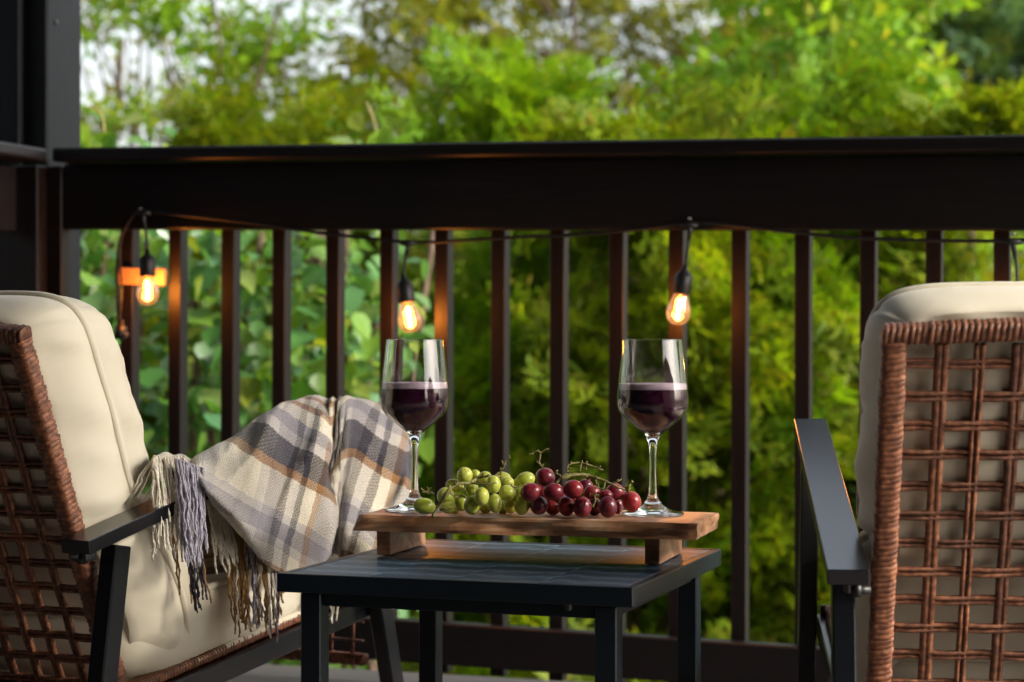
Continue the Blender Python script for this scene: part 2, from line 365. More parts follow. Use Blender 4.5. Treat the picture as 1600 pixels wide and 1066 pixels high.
deck = rail_root('deck_floor'); tag(deck, kind='structure')
bm_ = MB(); bm_.box((0, 0, 0), (7.2, .139, .03), None, .003); dme = bm_.mesh('deck_board', 'deck_wood')
for k in range(34):
    link('deck_board', dme, deck, (.6, .10-.145*k, -.015))
m = MB()
m.box((.6, .19, -.11), (7.2, .03, .19), None, .002)
m.build('rim_joist', 'rail_wood', deck)
for s_ in (-2.6, -.8, 1.2, 3.4):
    m = MB(); m.box((s_, -.3, -.95), (.14, .14, 1.6), None, .003); m.build('deck_post', 'rail_wood', deck)
roof = tag(empty('unseen_porch_roof', (0, 0, 0)), kind='structure')  # out-of-view roof, extended to keep direct sun off the porch
m = MB(); m.box((.6, -2.43, 2.75), (7.4, 4.7, .08), None, .004); r_ = m.build('sun_block_ceiling', 'wall_paint'); r_.parent = roof
r_.matrix_local = RM
m = MB(); m.box((.6, -4.75, 1.2), (7.4, .15, 3.2), None, .004); m.box((3.1, -3.95, 1.2), (.15, 1.44, 3.2), None, .004); m.box((-3.0, -3.2, 1.2), (.15, 2.94, 3.2), None, .004); hw = m.build('house_and_shade_walls', 'wall_paint'); hw.matrix_world = RM  # house behind the camera; side returns added out of view to shade camera-facing surfaces
tag(hw, kind='structure')

# ------------------------------------------------------------------ railing
SL = -.0185                                                   # the rail has settled towards the right
rail = rail_root('deck_railing')
tag(rail, 'dark brown wooden deck railing with square balusters running across the picture', 'railing')
def sloped(m, s0, s1, z0, h, n0, n1, bev):
    """bar from s0 to s1, top height z0 at s = 0, thickness h, between n0 and n1 towards the porch"""
    a = Vector((s0, -(n0+n1)/2, z0+SL*s0-h/2)); b = Vector((s1, -(n0+n1)/2, z0+SL*s1-h/2))
    m.beam(a, b, abs(n1-n0), h, (0, 1, 0), bev)
CAPZ = 1.0725
m = MB(); sloped(m, -.978, 2.6, CAPZ, .028, -.055, .085, .004); m.build('cap_rail', 'rail_wood', rail)
m = MB(); sloped(m, -.978, 2.6, CAPZ-.0302, .136, .001, .039, .003); m.build('top_rail', 'rail_wood', rail)
m = MB(); sloped(m, -.978, 2.6, .134, .082, .001, .039, .003); m.build('bottom_rail', 'rail_wood', rail)
bme = MB(); bme.box((0, 0, 0), (.029, .033, 1.0), None, .0015); bme = bme.mesh('baluster', 'baluster_wood')
lefts = [-.8659, -.7535, -.6328, -.5172, -.398, -.2809, -.1632, -.0451, .0761, .195, .314, .4358, .5562, .6768, .797, .9195]
lefts += [.9195+.12*k for k in range(1, 9)]
for s_ in lefts:
    b_ = link('baluster', bme, rail, (s_+.0145, .0175, 1.066-.0335-.502+SL*s_)); b_.rotation_euler = (0, R(.15+random.uniform(-.15, .15)), 0)
m = MB()
for k in range(1): m.box((2.5, .06, .95), (.10, .10, 1.9), None, .003)
m.build('post', 'baluster_wood', rail)

post = rail_root('corner_post'); tag(post, 'thick dark wooden corner post rising above the railing at left', 'post')
m = MB(); m.box((-1.1088, .07, 1.3), (.14, .14, 2.9), None, .004); m.build('post_core', 'post_wood', post)
m = MB(); m.box((-1.156, -.0085, 1.38), (.118, .017, 2.72), None, .002); m.build('trim_board', 'post_wood', post)
m = MB(); m.lathe([(0, 0), (.006, 0), (.006, .003), (0, .004)], 12, Matrix.Translation((-1.0388, .035, 1.372)) @ Matrix.Rotation(R(90), 4, 'Y'))
m.build('nail_head', 'black_plastic', post)
m = MB(); m.box((-1.045, -.021, .53), (.13, .038, 1.054), None, .003); m.build('inner_board', 'baluster_wood', post)
m = MB(); m.box((-1.085, -.062, .53), (.145, .038, 1.054), None, .003); m.build('outer_board', 'baluster_wood', post)

side = rail_root('side_railing'); tag(side, 'side railing meeting the corner post at the left edge, pale cap end', 'railing')
m = MB(); m.box((-1.056, -.78, 1.075), (.14, 1.39, .028), None, .006, 2); m.build('cap_rail', 'rail_wood', side)
m = MB(); m.box((-1.075, -.80, .985), (.038, 1.42, .136), None, .003); m.build('top_rail', 'rail_wood', side)
m = MB(); m.box((-1.075, -.80, .10), (.038, 1.42, .08), None, .003); m.build('bottom_rail', 'rail_wood', side)
for k in range(10):
    link('baluster', bme, side, (-1.11, -.22-.12*k, .54))

# ------------------------------------------------------------------ string lights on the railing
def RP(px, py, nn):
    """point seen at (px, py) on the plane nn in front of the baluster fronts"""
    # s from px on that plane
    k = (px-800)/FPX
    s_ = (k*(RY-nn*CT)+nn*ST)/(CT+k*ST)
    Y = RY-s_*ST-nn*CT
    return P(px, py, Y)
def smooth_path(pts, n=8):
    pts = [Vector(p) for p in pts]; q = [pts[0]*2-pts[1]]+pts+[pts[-1]*2-pts[-2]]; out = []
    for i in range(1, len(q)-2):
        for k in range(n):
            t = k/n; a, b, c, d = q[i-1], q[i], q[i+1], q[i+2]
            out.append(.5*((2*b)+(c-a)*t+(2*a-5*b+4*c-d)*t*t+(3*b-a-3*c+d)*t**3))
    return out+[pts[-1]]
strl = empty('string_lights', RP(800, 370, .05)); SLI = Matrix.Translation(-strl.location)
tag(strl, 'black string of amber filament bulbs hung under the top rail', 'string lights')
def sl(m, name, mat, parent=None, smooth=True):
    m.v = [tuple(Vector(v)-strl.location) for v in m.v]
    return m.build(name, mat, parent or strl, smooth)
m = MB()
path = [(186, 520, .05), (184, 470, .048), (183, 420, .048), (188, 375, .05), (205, 340, .05), (221, 329, .05), (262, 334, .05), (320, 340, .048), (400, 350, .048), (500, 364, .05), (590, 374, .052), (635, 378, .055), (690, 378, .052), (800, 371, .05), (900, 367, .05),
        (1000, 358, .05), (1077, 349, .055), (1130, 351, .05), (1230, 362, .05), (1340, 372, .05), (1460, 376, .05), (1583, 376, .055), (1700, 366, .05), (1860, 350, .05)]
m.tube(smooth_path([RP(*p) for p in path], 8), .0036, 8); sl(m, 'cord', 'cord_black')
m = MB(); pp = smooth_path([RP(186, 505, .05), RP(190, 450, .05), RP(186, 395, .05), RP(190, 372, .05)], 6); m.tube(pp, .0026, 8)
sl(m, 'cord', 'cord_black')
m = MB(); a = RP(190, 500, .055); b = RP(187, 530, .055); m.tube([a, a.lerp(b, .3), a.lerp(b, .32), b], [.005, .006, .013, .013], 10)
c_ = RP(200, 521, .05); m.tube([b, b.lerp(c_, .5), c_], [.008, .007, .006], 8); sl(m, 'plug', 'black_plastic')
for (hx, hy) in ((221, 327), (637, 362), (1078, 342), (1584, 366)):
    m = MB(); c = RP(hx, hy, .046); m.tube([c, c+Vector((-ST, -CT, 0))*.008], [.0035, .0028], 10); sl(m, 'screw', 'screw_metal')
def bulb(joint, sock_top, tip):
    J, S, T = RP(*joint), RP(*sock_top), RP(*tip)
    ax = (T-S).normalized(); L = (T-S).length
    q = Vector((0, 0, 1)).rotation_difference(ax).to_matrix().to_4x4(); M = Matrix.Translation(S) @ q
    m = MB(); m.tube(smooth_path([J, J.lerp(S, .5)+Vector((.001, 0, 0)), S+ax*.004], 5), .0028, 8)
    m.tube([J+Vector((-.016, 0, -.001)), J+Vector((-.006, 0, 0)), J, J+Vector((.006, 0, 0)), J+Vector((.016, 0, -.001))], [.003, .006, .007, .006, .003], 8)
    m.tube([J+Vector((0, 0, .004)), J-Vector((0, 0, .012)), J.lerp(S, .4)], [.006, .005, .003], 8)
    k = L/.107
    m.lathe([(0, -.002), (.004, 0), (.0055, .008*k), (.013*k, .017*k), (.0158*k, .022*k), (.0150*k, .050*k), (.0138*k, .053*k), (0, .0528*k)], 24, M)
    so = sl(m, 'socket', 'black_plastic')
    m = MB(); pr = [(.011, .052), (.0125, .056), (.0165, .066), (.0205, .078), (.0215, .085), (.0205, .092), (.0165, .100), (.0095, .1055), (0, .107)]
    m.lathe([(r*k, z*k) for r, z in pr], 32, M); sl(m, 'bulb_glass', 'bulb_glass', so)
    m = MB()
    for dx in (-.0028, .0028): m.tube([M @ Vector((dx*.6*k, 0, .060*k)), M @ Vector((dx*k, 0, .078*k)), M @ Vector((dx*.3*k, 0, .097*k))], .0013, 6)
    sl(m, 'filament', 'filament', so)
    li = bpy.data.lights.new('bulb_light', 'POINT'); li.energy = .85; li.color = (1, .32, .045); li.shadow_soft_size = .012; li.specular_factor = .05
    lo = bpy.data.objects.new('bulb_light', li); C.objects.link(lo); lo.location = M @ Vector((0, 0, .08*k)); 
bulb((224, 333, .062), (230, 389, .066), (231, 477, .066))
bulb((637, 380, .062), (629, 428, .066), (643, 520, .066))
bulb((1078, 352, .062), (1071, 414, .066), (1057, 508, .066))
bulb((1584, 378, .062), (1590, 442, .066), (1590, 536, .066))

blk = empty('wooden_block', RP(222, 432, .008))
tag(blk, 'small pale wooden block between two balusters behind the leftmost bulb', 'wood block')
m = MB(); a = RP(187, 431, .009)-blk.location; b = RP(260, 433, .009)-blk.location
m.beam(a, b, .014, .036, (ST, CT, 0), .002); m.build('slat', 'pale_block', blk)
m = MB(); c = a+Vector((-.003, 0, 0)); m.lathe([(0, -.006), (.007, -.004), (.011, 0), (.007, .004), (0, .006)], 16, Matrix.Translation(c) @ Matrix.Rotation(R(80), 4, 'Y'))
m.build('end_knob', 'pale_block', blk, True)

# ------------------------------------------------------------------ side table
TZ = .405
tA, tB, tC = Vector((-.2901, 2.4527)), Vector((.1401, 2.306)), Vector((.2956, 2.7365))
tu = (tB-tA); TL = tu.length; tu.normalize(); tv = Vector((-tu.y, tu.x)); TD = (tC-tB).length
ang = math.atan2(tu.y, tu.x)
ctr = tA+tu*TL/2+tv*TD/2
tab = empty('side_table', (ctr.x, ctr.y, 0), ang); tag(tab, 'square dark slate-blue side table carrying the wooden serving board', 'table')
m = MB()
m.box((0, -TD/2+.006, TZ-.0125), (TL, .012, .023), None, .0012); m.box((0, TD/2-.006, TZ-.0125), (TL, .012, .023), None, .0012)
m.box((-TL/2+.0058, 0, TZ-.0127), (.0115, TD-.0244, .0226), None, .0012); m.box((TL/2-.0058, 0, TZ-.0127), (.0115, TD-.0244, .0226), None, .0012)
m.build('top_frame', 'table_metal', tab)
pw = (TL-.0236)/4
m = MB(); m.box((0, 0, 0), (pw-.0012, TD-.0256, .018), None, .0007); pme = m.mesh('plank', 'table_plank')
for k in range(4): link('plank', pme, tab, (-TL/2+.0118+pw*(k+.5), 0, TZ-.0104))
m = MB(); m.box((0, 0, 0), (.027, .027, TZ-.026), None, .0015); lme = m.mesh('leg', 'table_metal')
for sx in (-1, 1):
    for sy in (-1, 1): link('leg', lme, tab, (sx*(TL/2-.038), sy*(TD/2-.030), (TZ-.026)/2))
for sx, sy, L_, hor in ((0, -1, TL-.106, 1), (0, 1, TL-.106, 1), (-1, 0, TD-.09, 0), (1, 0, TD-.09, 0)):
    m = MB()
    m.box((sx*(TL/2-.040), sy*(TD/2-.032), TZ-.034), (L_ if hor else .018, .018 if hor else L_, .016), None, .001); m.build('apron', 'table_metal', tab)
m = MB(); m.lathe([(0, -.008), (.006, -.007), (.007, 0), (0, .001)], 12, Matrix.Translation((TL/2-.085, -TD/2+.02, TZ-.0255))); m.build('foot_screw', 'black_plastic', tab)

# ------------------------------------------------------------------ serving board
BZ = CAMZ-.2274; BT = .022
bFL, bFR = Vector((-.2104, 2.6216)), Vector((.2321, 2.4962)); bu = bFR-bFL; BL_ = bu.length; bu.normalize(); bv = Vector((-bu.y, bu.x)); BD = .165
bc = bFL+bu*BL_/2+bv*BD/2
brd = empty('serving_board', (bc.x, bc.y, TZ), math.atan2(bu.y, bu.x)); tag(brd, 'raised acacia wood serving board holding grapes and two wine glasses', 'serving board')
m = MB(); nu, nv, nz_ = 44, 14, 5
def bpt(i, j, k):
    u = i/nu*2-1; v = j/nv*2-1; z = k/nz_
    x = u*BL_/2; y = v*BD/2
    # live edges: underside flares out on the long sides, ends slightly chamfered
    e = .007*noise.noise(Vector((x*9, v*2, z*1.5)))+.0025*noise.noise(Vector((x*34, v*2, z*3))); 
    y += (e+(.004*(1-z) if v < 0 else -.004*z))*abs(v)**6*(1 if v > 0 else -1)*1.0
    x += abs(u)**10*(1 if u > 0 else -1)*(-.008*z if u < 0 else .002*z-.002)+abs(u)**12*.003*noise.noise(Vector((y*22, z*2, u)))
    # rounded plan corners
    if abs(u) > .93 and abs(v) > .6:
        y *= 1-.05*((abs(u)-.93)/.07)**2
    zz = z*BT+.0006*noise.noise(Vector((x*14, y*14, z)))
    if k == nz_ : zz -= .0012*max(abs(u)**60, abs(v)**30)
    return (x, y, BZ-TZ-BT+zz)
ids = {}
def bid(i, j, k):
    if (i, j, k) not in ids: ids[(i, j, k)] = len(m.v); m.v.append(bpt(i, j, k))
    return ids[(i, j, k)]
for i in range(nu):
    for j in range(nv):
        m.f.append((bid(i, j, nz_), bid(i+1, j, nz_), bid(i+1, j+1, nz_), bid(i, j+1, nz_)))
        m.f.append((bid(i, j, 0), bid(i, j+1, 0), bid(i+1, j+1, 0), bid(i+1, j, 0)))
for k in range(nz_):
    for i in range(nu):
        m.f.append((bid(i, 0, k), bid(i+1, 0, k), bid(i+1, 0, k+1), bid(i, 0, k+1)))
        m.f.append((bid(i+1, nv, k), bid(i, nv, k), bid(i, nv, k+1), bid(i+1, nv, k+1)))
    for j in range(nv):
        m.f.append((bid(0, j+1, k), bid(0, j, k), bid(0, j, k+1), bid(0, j+1, k+1)))
        m.f.append((bid(nu, j, k), bid(nu, j+1, k), bid(nu, j+1, k+1), bid(nu, j, k+1)))
m.build('slab', 'acacia', brd)
BI = Matrix.Rotation(-math.atan2(bu.y, bu.x), 2)
for (fx, fy) in ((.188, 2.533), (-.1617, 2.647)):
    l = BI @ (Vector((fx, fy))-bc)
    m = MB(); m.box((0, 0, 0), (.0195, .150, BZ-BT-TZ-.0006), None, .0012); link('runner', m.mesh('runner', 'acacia'), brd, (l.x-.0098, l.y+.075, (BZ-BT-TZ)/2))

# ------------------------------------------------------------------ wine glasses
def wine_glass(px, py, Y, sc, label):
    root = empty('wine_glass', (P(px, py, Y).x, Y, BZ+.0004)); tag(root, label, 'wine glass', 'wine glasses on the board')
    o = [(0, 0), (.030, 0), (.0398, .0008), (.0412, .0018), (.0405, .0028), (.030, .0048), (.020, .0082), (.0125, .0135), (.0080, .020), (.0056, .028), (.0047, .038), (.0043, .055), (.0043, .075), (.0047, .086), (.0056, .092), (.0078, .0985), (.0105, .1045), (.0165, .1095), (.0280, .1185), (.0385, .1280), (.0442, .1355), (.0465, .1430), (.0465, .1520), (.0455, .1660), (.0435, .1860), (.0410, .2080), (.0387, .2270), (.03845, .2290), (.0384, .2294), (.0381, .2297), (.0379, .2297)]
    t = .0009
    i_ = [(.0376, .2294), (.03755, .2290), (.0378, .2270), (.0401, .2080), (.0426, .1860), (.0446, .1660), (.0455, .1520), (.0455, .1432), (.0432, .1362), (.0374, .1290), (.0270, .1200), (.0160, .1118), (.0095, .1075), (.0045, .1035), (0, .102)]
    m = MB(); m.lathe([(r*sc, z*sc) for r, z in o+i_], 72); m.build('glass_body', 'clear_glass', root, True)
    g = .00025
    wl = [(r-g if r > .001 else 0, z+g) for r, z in reversed(i_) if z < .160]
    rt = .0449
    m = MB(); m.lathe([(r*sc, z*sc) for r, z in wl+[(rt-g, .1630), (rt-g-.0006, .1634), (0, .1630)]], 72); m.build('wine', 'wine', root, True)
    m = MB(); m.lathe([(r*sc, z*sc) for r, z in [(0, .1634), (rt-g, .1637), (.0446, .1660), (.0441, .1709), (.0434, .1716), (.02, .1711), (0, .1710)]], 72); m.build('foam', 'foam_pink', root, True)
    return root
wine_glass(648, 797, 2.665, 1.0, 'wine glass of dark red wine beside the green grapes')
wine_glass(1020, 803, 2.60, 1.0, 'wine glass of dark red wine beside the red grapes')

# ------------------------------------------------------------------ grapes
m = MB(); n1, n2 = 20, 14
prof = [(math.sin(math.pi*i/n2), -math.cos(math.pi*i/n2)) for i in range(n2+1)]
prof = [(0 if i in (0, n2) else r, z) for i, (r, z) in enumerate(prof)]
m.lathe(prof, n1)
GM = {c: m.mesh('grape', c+'_grape', True) for c in ('green', 'red')}
def ZP(zx, zy, Y): return P(630+zx/4.103, 690+zy/4.103, Y)
def bunch(name, color, data, label, stems):
    c0 = ZP(data[0][0], 480, 2.6); root = empty(name, (c0.x, c0.y, BZ)); tag(root, label, 'grapes')
    k0 = 1/4.103/FPX
    for (zx, zy, rx, ry, Y, rot) in data:
        c = ZP(zx, zy, Y); a = rx*k0*Y; b = ry*k0*Y; d = min(a, b)*1.02
        hz = math.hypot(b*math.cos(R(rot)), a*math.sin(R(rot)))
        c.z = max(c.z, BZ+hz*.985)
        g_ = link('grape', GM[color], root, c-root.location); g_.scale = (a, d, b); g_.rotation_euler = (random.uniform(-.2, .2), R(rot), 0)
    for pts, r in stems:
        mm = MB(); pp = smooth_path([ZP(*p)-root.location for p in pts], 5)
        pp = [p+Vector((random.uniform(-1, 1), random.uniform(-1, 1), random.uniform(-1, 1)))*.0005 for p in pp]
        mm.tube(pp, [r*(1-.45*i/len(pp))*(1+.25*random.random()) for i in range(len(pp))], 7)
        # little nubs where berries were
        for q in range(max(1, len(pp)//5)):
            p = random.choice(pp); d = Vector((random.uniform(-1, 1), random.uniform(-1, .2), random.uniform(-.2, 1))).normalized()*.0055
            mm.tube([p, p+d*.6, p+d], [r*.5, r*.4, r*.8], 6)
        mm.build('stem', 'stem_green', root, True)
    return root
G = [(135, 413, 72, 52, 2.575, 8), (272, 350, 57, 57, 2.60, 0), (395, 217, 51, 53, 2.605, 0), (330, 282, 60, 42, 2.615, 12), (462, 212, 34, 32, 2.63, 0), (440, 303, 46, 44, 2.60, 0),
     (372, 392, 46, 56, 2.605, 0), (443, 408, 55, 62, 2.575, 4), (503, 352, 48, 60, 2.560, 6), (525, 232, 44, 42, 2.615, 0), (578, 277, 48, 58, 2.565, 0), (590, 397, 45, 63, 2.570, -4),
     (640, 236, 56, 42, 2.62, 15), (665, 268, 48, 44, 2.60, 0), (668, 330, 54, 52, 2.585, 0), (690, 402, 50, 60, 2.61, 5), (528, 425, 50, 52, 2.63, 0), (763, 405, 52, 66, 2.578, 10),
     (783, 245, 64, 50, 2.612, -18), (725, 290, 48, 50, 2.63, 0), (290, 422, 50, 40, 2.585, 0), (735, 350, 48, 52, 2.60, 0), (640, 430, 46, 44, 2.62, 0), (330, 418, 44, 44, 2.625, 0)]
gst = [([(190, 482, 2.552), (230, 410, 2.558), (270, 340, 2.54), (340, 275, 2.545), (430, 265, 2.555), (480, 232, 2.58), (540, 222, 2.575), (620, 225, 2.585)], .0022),
       ([(430, 265, 2.555), (520, 275, 2.545), (600, 262, 2.545)], .0012), ([(620, 225, 2.585), (628, 190, 2.585), (645, 160, 2.585), (632, 120, 2.585)], .0014), ([(645, 160, 2.585), (660, 125, 2.585), (678, 105, 2.585)], .0012),
       ([(350, 280, 2.545), (385, 300, 2.55), (410, 330, 2.56)], .0011), ([(110, 300, 2.60), (150, 325, 2.60), (200, 335, 2.60)], .0010), ([(120, 325, 2.60), (150, 322, 2.60), (180, 295, 2.60)], .0009),
       ([(300, 330, 2.54), (330, 355, 2.55), (355, 350, 2.56)], .0010), ([(690, 280, 2.55), (715, 290, 2.552), (740, 295, 2.56)], .0012), ([(235, 440, 2.555), (262, 432, 2.55), (285, 440, 2.55)], .0012)]
bunch('green_grape_bunch', 'green', G, 'bunch of pale green grapes on the left half of the board', gst)
RD = [(910, 229, 64, 62, 2.575, 0), (820, 324, 71, 61, 2.555, -10), (965, 322, 65, 58, 2.552, 0), (1090, 306, 66, 61, 2.556, 0), (1168, 282, 48, 42, 2.60, 0), (1210, 326, 54, 46, 2.575, 0), (1300, 346, 46, 38, 2.565, 0),
      (1360, 322, 60, 55, 2.582, 20), (870, 410, 60, 60, 2.57, 0), (960, 418, 54, 54, 2.60, 0), (1045, 415, 54, 66, 2.568, -12), (1147, 420, 61, 68, 2.553, 0), (1312, 420, 60, 70, 2.556, -5), (1372, 415, 40, 52, 2.60, 0),
      (1465, 385, 61, 67, 2.575, -20), (1225, 420, 56, 56, 2.60, 0), (1185, 226, 19, 20, 2.58, 0), (1010, 370, 50, 50, 2.60, 0), (1100, 390, 52, 52, 2.61, 0), (1410, 360, 46, 46, 2.62, 0), (900, 330, 50, 52, 2.60, 0)]
rst = [([(890, 165, 2.575), (872, 130, 2.572), (878, 75, 2.57), (850, 62, 2.57), (825, 85, 2.57)], .0014), ([(878, 75, 2.57), (905, 55, 2.57), (925, 45, 2.57)], .0011),
       ([(980, 265, 2.55), (1010, 235, 2.55), (1050, 205, 2.555), (1060, 150, 2.56), (1130, 135, 2.565), (1190, 150, 2.57), (1285, 185, 2.57)], .0015),
       ([(1010, 235, 2.55), (1090, 215, 2.555), (1170, 215, 2.56), (1250, 240, 2.555), (1330, 270, 2.55), (1390, 300, 2.55)], .0024), ([(1330, 270, 2.55), (1370, 260, 2.55), (1400, 240, 2.55)], .0012),
       ([(1440, 320, 2.56), (1445, 290, 2.555), (1455, 265, 2.555)], .0026), ([(1130, 190, 2.56), (1140, 160, 2.562), (1145, 125, 2.565)], .0012), ([(970, 200, 2.555), (1000, 215, 2.553), (1020, 240, 2.55)], .0013),
       ([(1230, 235, 2.555), (1240, 280, 2.55), (1215, 310, 2.545)], .0012), ([(1290, 260, 2.55), (1290, 300, 2.545)], .0012), ([(1215, 420, 2.535), (1230, 380, 2.535), (1225, 345, 2.54)], .0013), ([(1195, 350, 2.54), (1225, 345, 2.535), (1255, 340, 2.535)], .0011),
       ([(1150, 170, 2.56), (1175, 180, 2.56), (1170, 160, 2.56)], .001), ([(1240, 280, 2.55), (1270, 310, 2.545)], .001)]
bunch('red_grape_bunch', 'red', RD, 'bunch of dark red grapes on the right half of the board', rst)

# ------------------------------------------------------------------ armchairs (local: x right, y forward, z up)
AW = .32                                   # arm centre offset
RECL = .42
def back_f(z): return .052-(z-.44)*RECL     # rear plane of the woven back
def wrapped(m, pts, hw, hd, side, pitch=.0068, seed=0):
    """cane-wrapped bar: a rounded-rectangle sleeve whose surface ripples once per turn"""
    rr = random.Random(seed)
    pts = [Vector(p) for p in pts]; seg = []; tot = 0
    for a, b in zip(pts[:-1], pts[1:]): tot += (b-a).length
    n = max(4, int(tot/pitch)); per = 6; k = 14
    def at(t):
        d = t*tot
        for a, b in zip(pts[:-1], pts[1:]):
            L = (b-a).length
            if d <= L+1e-9: return a.lerp(b, d/L), (b-a).normalized()
            d -= L
        return pts[-1], (pts[-1]-pts[-2]).normalized()
    rows = n*per; vs = []
    jit = [1+rr.uniform(-.05, .07) for _ in range(n+1)]; sh = [rr.uniform(-.0006, .0006) for _ in range(n+1)]
    for i in range(rows+1):
        ti = i/rows; 
        for q in range(k):
            a = 2*math.pi*q/k
            tt = min(1, max(0, ti+math.cos(a)*.35*pitch/tot))
            c, d = at(tt)
            sx = Vector(side); sx = (sx-d*sx.dot(d)).normalized(); w_ = d.cross(sx)
            ph = (i/per) % 1.0; rip = abs(math.sin(math.pi*ph))**.6; ix = min(n, int(i/per))
            ex = math.copysign(abs(math.cos(a))**.55, math.cos(a)); ey = math.copysign(abs(math.sin(a))**.55, math.sin(a))
            s_ = jit[ix]*(1-.10+.12*rip)
            vs.append(c+sx*ex*hw*s_+w_*ey*hd*s_+d*sh[ix])
    fs = [(i*k+q, i*k+(q+1) % k, (i+1)*k+(q+1) % k, (i+1)*k+q) for i in range(rows) for q in range(k)]
    fs += [tuple(range(k-1, -1, -1)), tuple(rows*k+q for q in range(k))]
    m.add(vs, fs)

def make_chair():
    root = empty('wicker_armchair')
    ZT, ZB = .697, .165
    SW = .276
    for s in (-1, 1):
        # arm: flat steel bar rising towards the front
        m = MB(); m.beam((s*AW, 0, .438-.009), (s*AW, .685, .578-.009), .046, .018, (1, 0, 0), .0010); m.build('armrest', 'black_metal', root)
        m = MB(); m.beam((s*AW, .083, .424), (s*AW, .012, 0), .026, .032, (1, 0, 0), .002); m.build('leg', 'black_metal', root)
        m = MB(); m.beam((s*AW, .668, .555), (s*AW, .83, 0), .026, .034, (1, 0, 0), .002); m.build('leg', 'black_metal', root)
        m = MB(); m.beam((s*(AW-.0285), .045, .185), (s*(AW-.0285), .775, .268), .028, .032, (1, 0, 0), .002); m.build('seat_rail', 'black_metal', root)
        m = MB(); wrapped(m, [(s*(AW-.040), .07, .212), (s*(AW-.040), .76, .292)], .014, .008, (1, 0, 0), seed=5+s); m.build('seat_binding', 'wicker', root, True)
        m = MB(); wrapped(m, [(s*SW, back_f(ZB), ZB), (s*SW, back_f(ZT-.004), ZT-.004)], .0140, .0125, (1, 0, 0), seed=8+s); m.build('back_stile', 'wicker', root, True)
        m = MB(); m.tube([(s*(AW-.027), .03, .412), (s*(AW-.004), .03, .412)], .005, 10); m.tube([(s*(AW-.016), .03, .412), (s*(AW-.008), .03, .412)], .0085, 12); m.box((s*(AW-.001), .03, .419), (.006, .022, .02), None, .001)
        m.build('arm_bolt', 'black_plastic', root, True)
    m = MB(); wrapped(m, [(-SW-.0135, back_f(ZT), ZT), (-.14, back_f(ZT+.006), ZT+.006), (.14, back_f(ZT+.006), ZT+.006), (SW+.0135, back_f(ZT), ZT)], .0110, .0120, (0, -RECL, 1), seed=3); m.build('top_rail', 'wicker', root, True)
    m = MB(); wrapped(m, [(-SW, back_f(ZB), ZB), (SW, back_f(ZB), ZB)], .014, .0140, (0, -RECL, 1), seed=4); m.build('bottom_rail', 'wicker', root, True)
    # lattice of paired canes
    nV, nH = 13, 15
    dx = 2*(SW-.012)/nV; dz = (ZT-.028-ZB)/nH
    nrm = Vector((0, 1, RECL)).normalized()
    rr = random.Random(4)
    for i in range(nV-0):
        if i == 0: continue
        x = -SW+.012+dx*i+rr.uniform(-.002, .002); m = MB()
        for o_ in (-.0033, .0033):
            pts = []
            for j in range(nH*2+1):
                z = ZB+.012+dz*j/2*((ZT-.022-ZB)/(ZT-.028-ZB)); wob = .0010*math.sin(math.pi*(j/2+i))
                pts.append(Vector((x+o_+rr.uniform(-.0002, .0002), back_f(z), z))+nrm*wob)
            m.tube(pts, .0045*(1+.12*rr.uniform(-1, 1)), 6, False, .75)
        m.build('upright_cane', 'wicker', root, True)
    for j in range(1, nH+1):
        z = ZB+dz*j+rr.uniform(-.0015, .0015)-.004; m = MB()
        for o_ in (-.0030, .0030):
            pts = []
            for i in range(nV*2+1):
                x = -SW+.012+dx*i/2; wob = -.0016*math.sin(math.pi*(j+i/2))
                zz = z+o_+rr.uniform(-.0003, .0003); pts.append(Vector((x, back_f(zz), zz))+nrm*wob)
            m.tube(pts, .0040*(1+.12*rr.uniform(-1, 1)), 6, False, .75)
        m.build('cross_cane', 'wicker', root, True)
    # front apron under the seat
    m = MB(); wrapped(m, [(-.285, .765, .175), (.285, .765, .175)], .010, .010, (0, 0, 1), seed=9); m.build('front_binding', 'wicker', root, True)
    for i in range(14):
        m = MB(); m.tube([(-.26+.04*i, .765, .18), (-.26+.04*i, .768, .23), (-.26+.04*i, .765, .285)], .005, 6, True, .5); m.build('apron_cane', 'wicker', root, True)
    for j in range(3):
        m = MB(); m.tube([(-.28, .766, .205+.03*j), (0, .769, .205+.03*j), (.28, .766, .205+.03*j)], .005, 6, True, .5); m.build('apron_cane', 'wicker', root, True)
    m = MB(); m.beam((-.30, .775, .285), (.30, .775, .285), .024, .024, (0, 0, 1), .002); m.build('front_rail', 'black_metal', root)
    m = MB(); m.beam((-.30, .10, .185), (.30, .10, .185), .024, .024, (0, 0, 1), .002); m.build('rear_rail', 'black_metal', root)
    m = MB(); m.beam((0, .09, .196), (0, .75, .272), .53, .006, (1, 0, 0), .001); m.build('seat_light_block', 'black_plastic', root)  # solid panel added beneath the cushion to block light
    return root

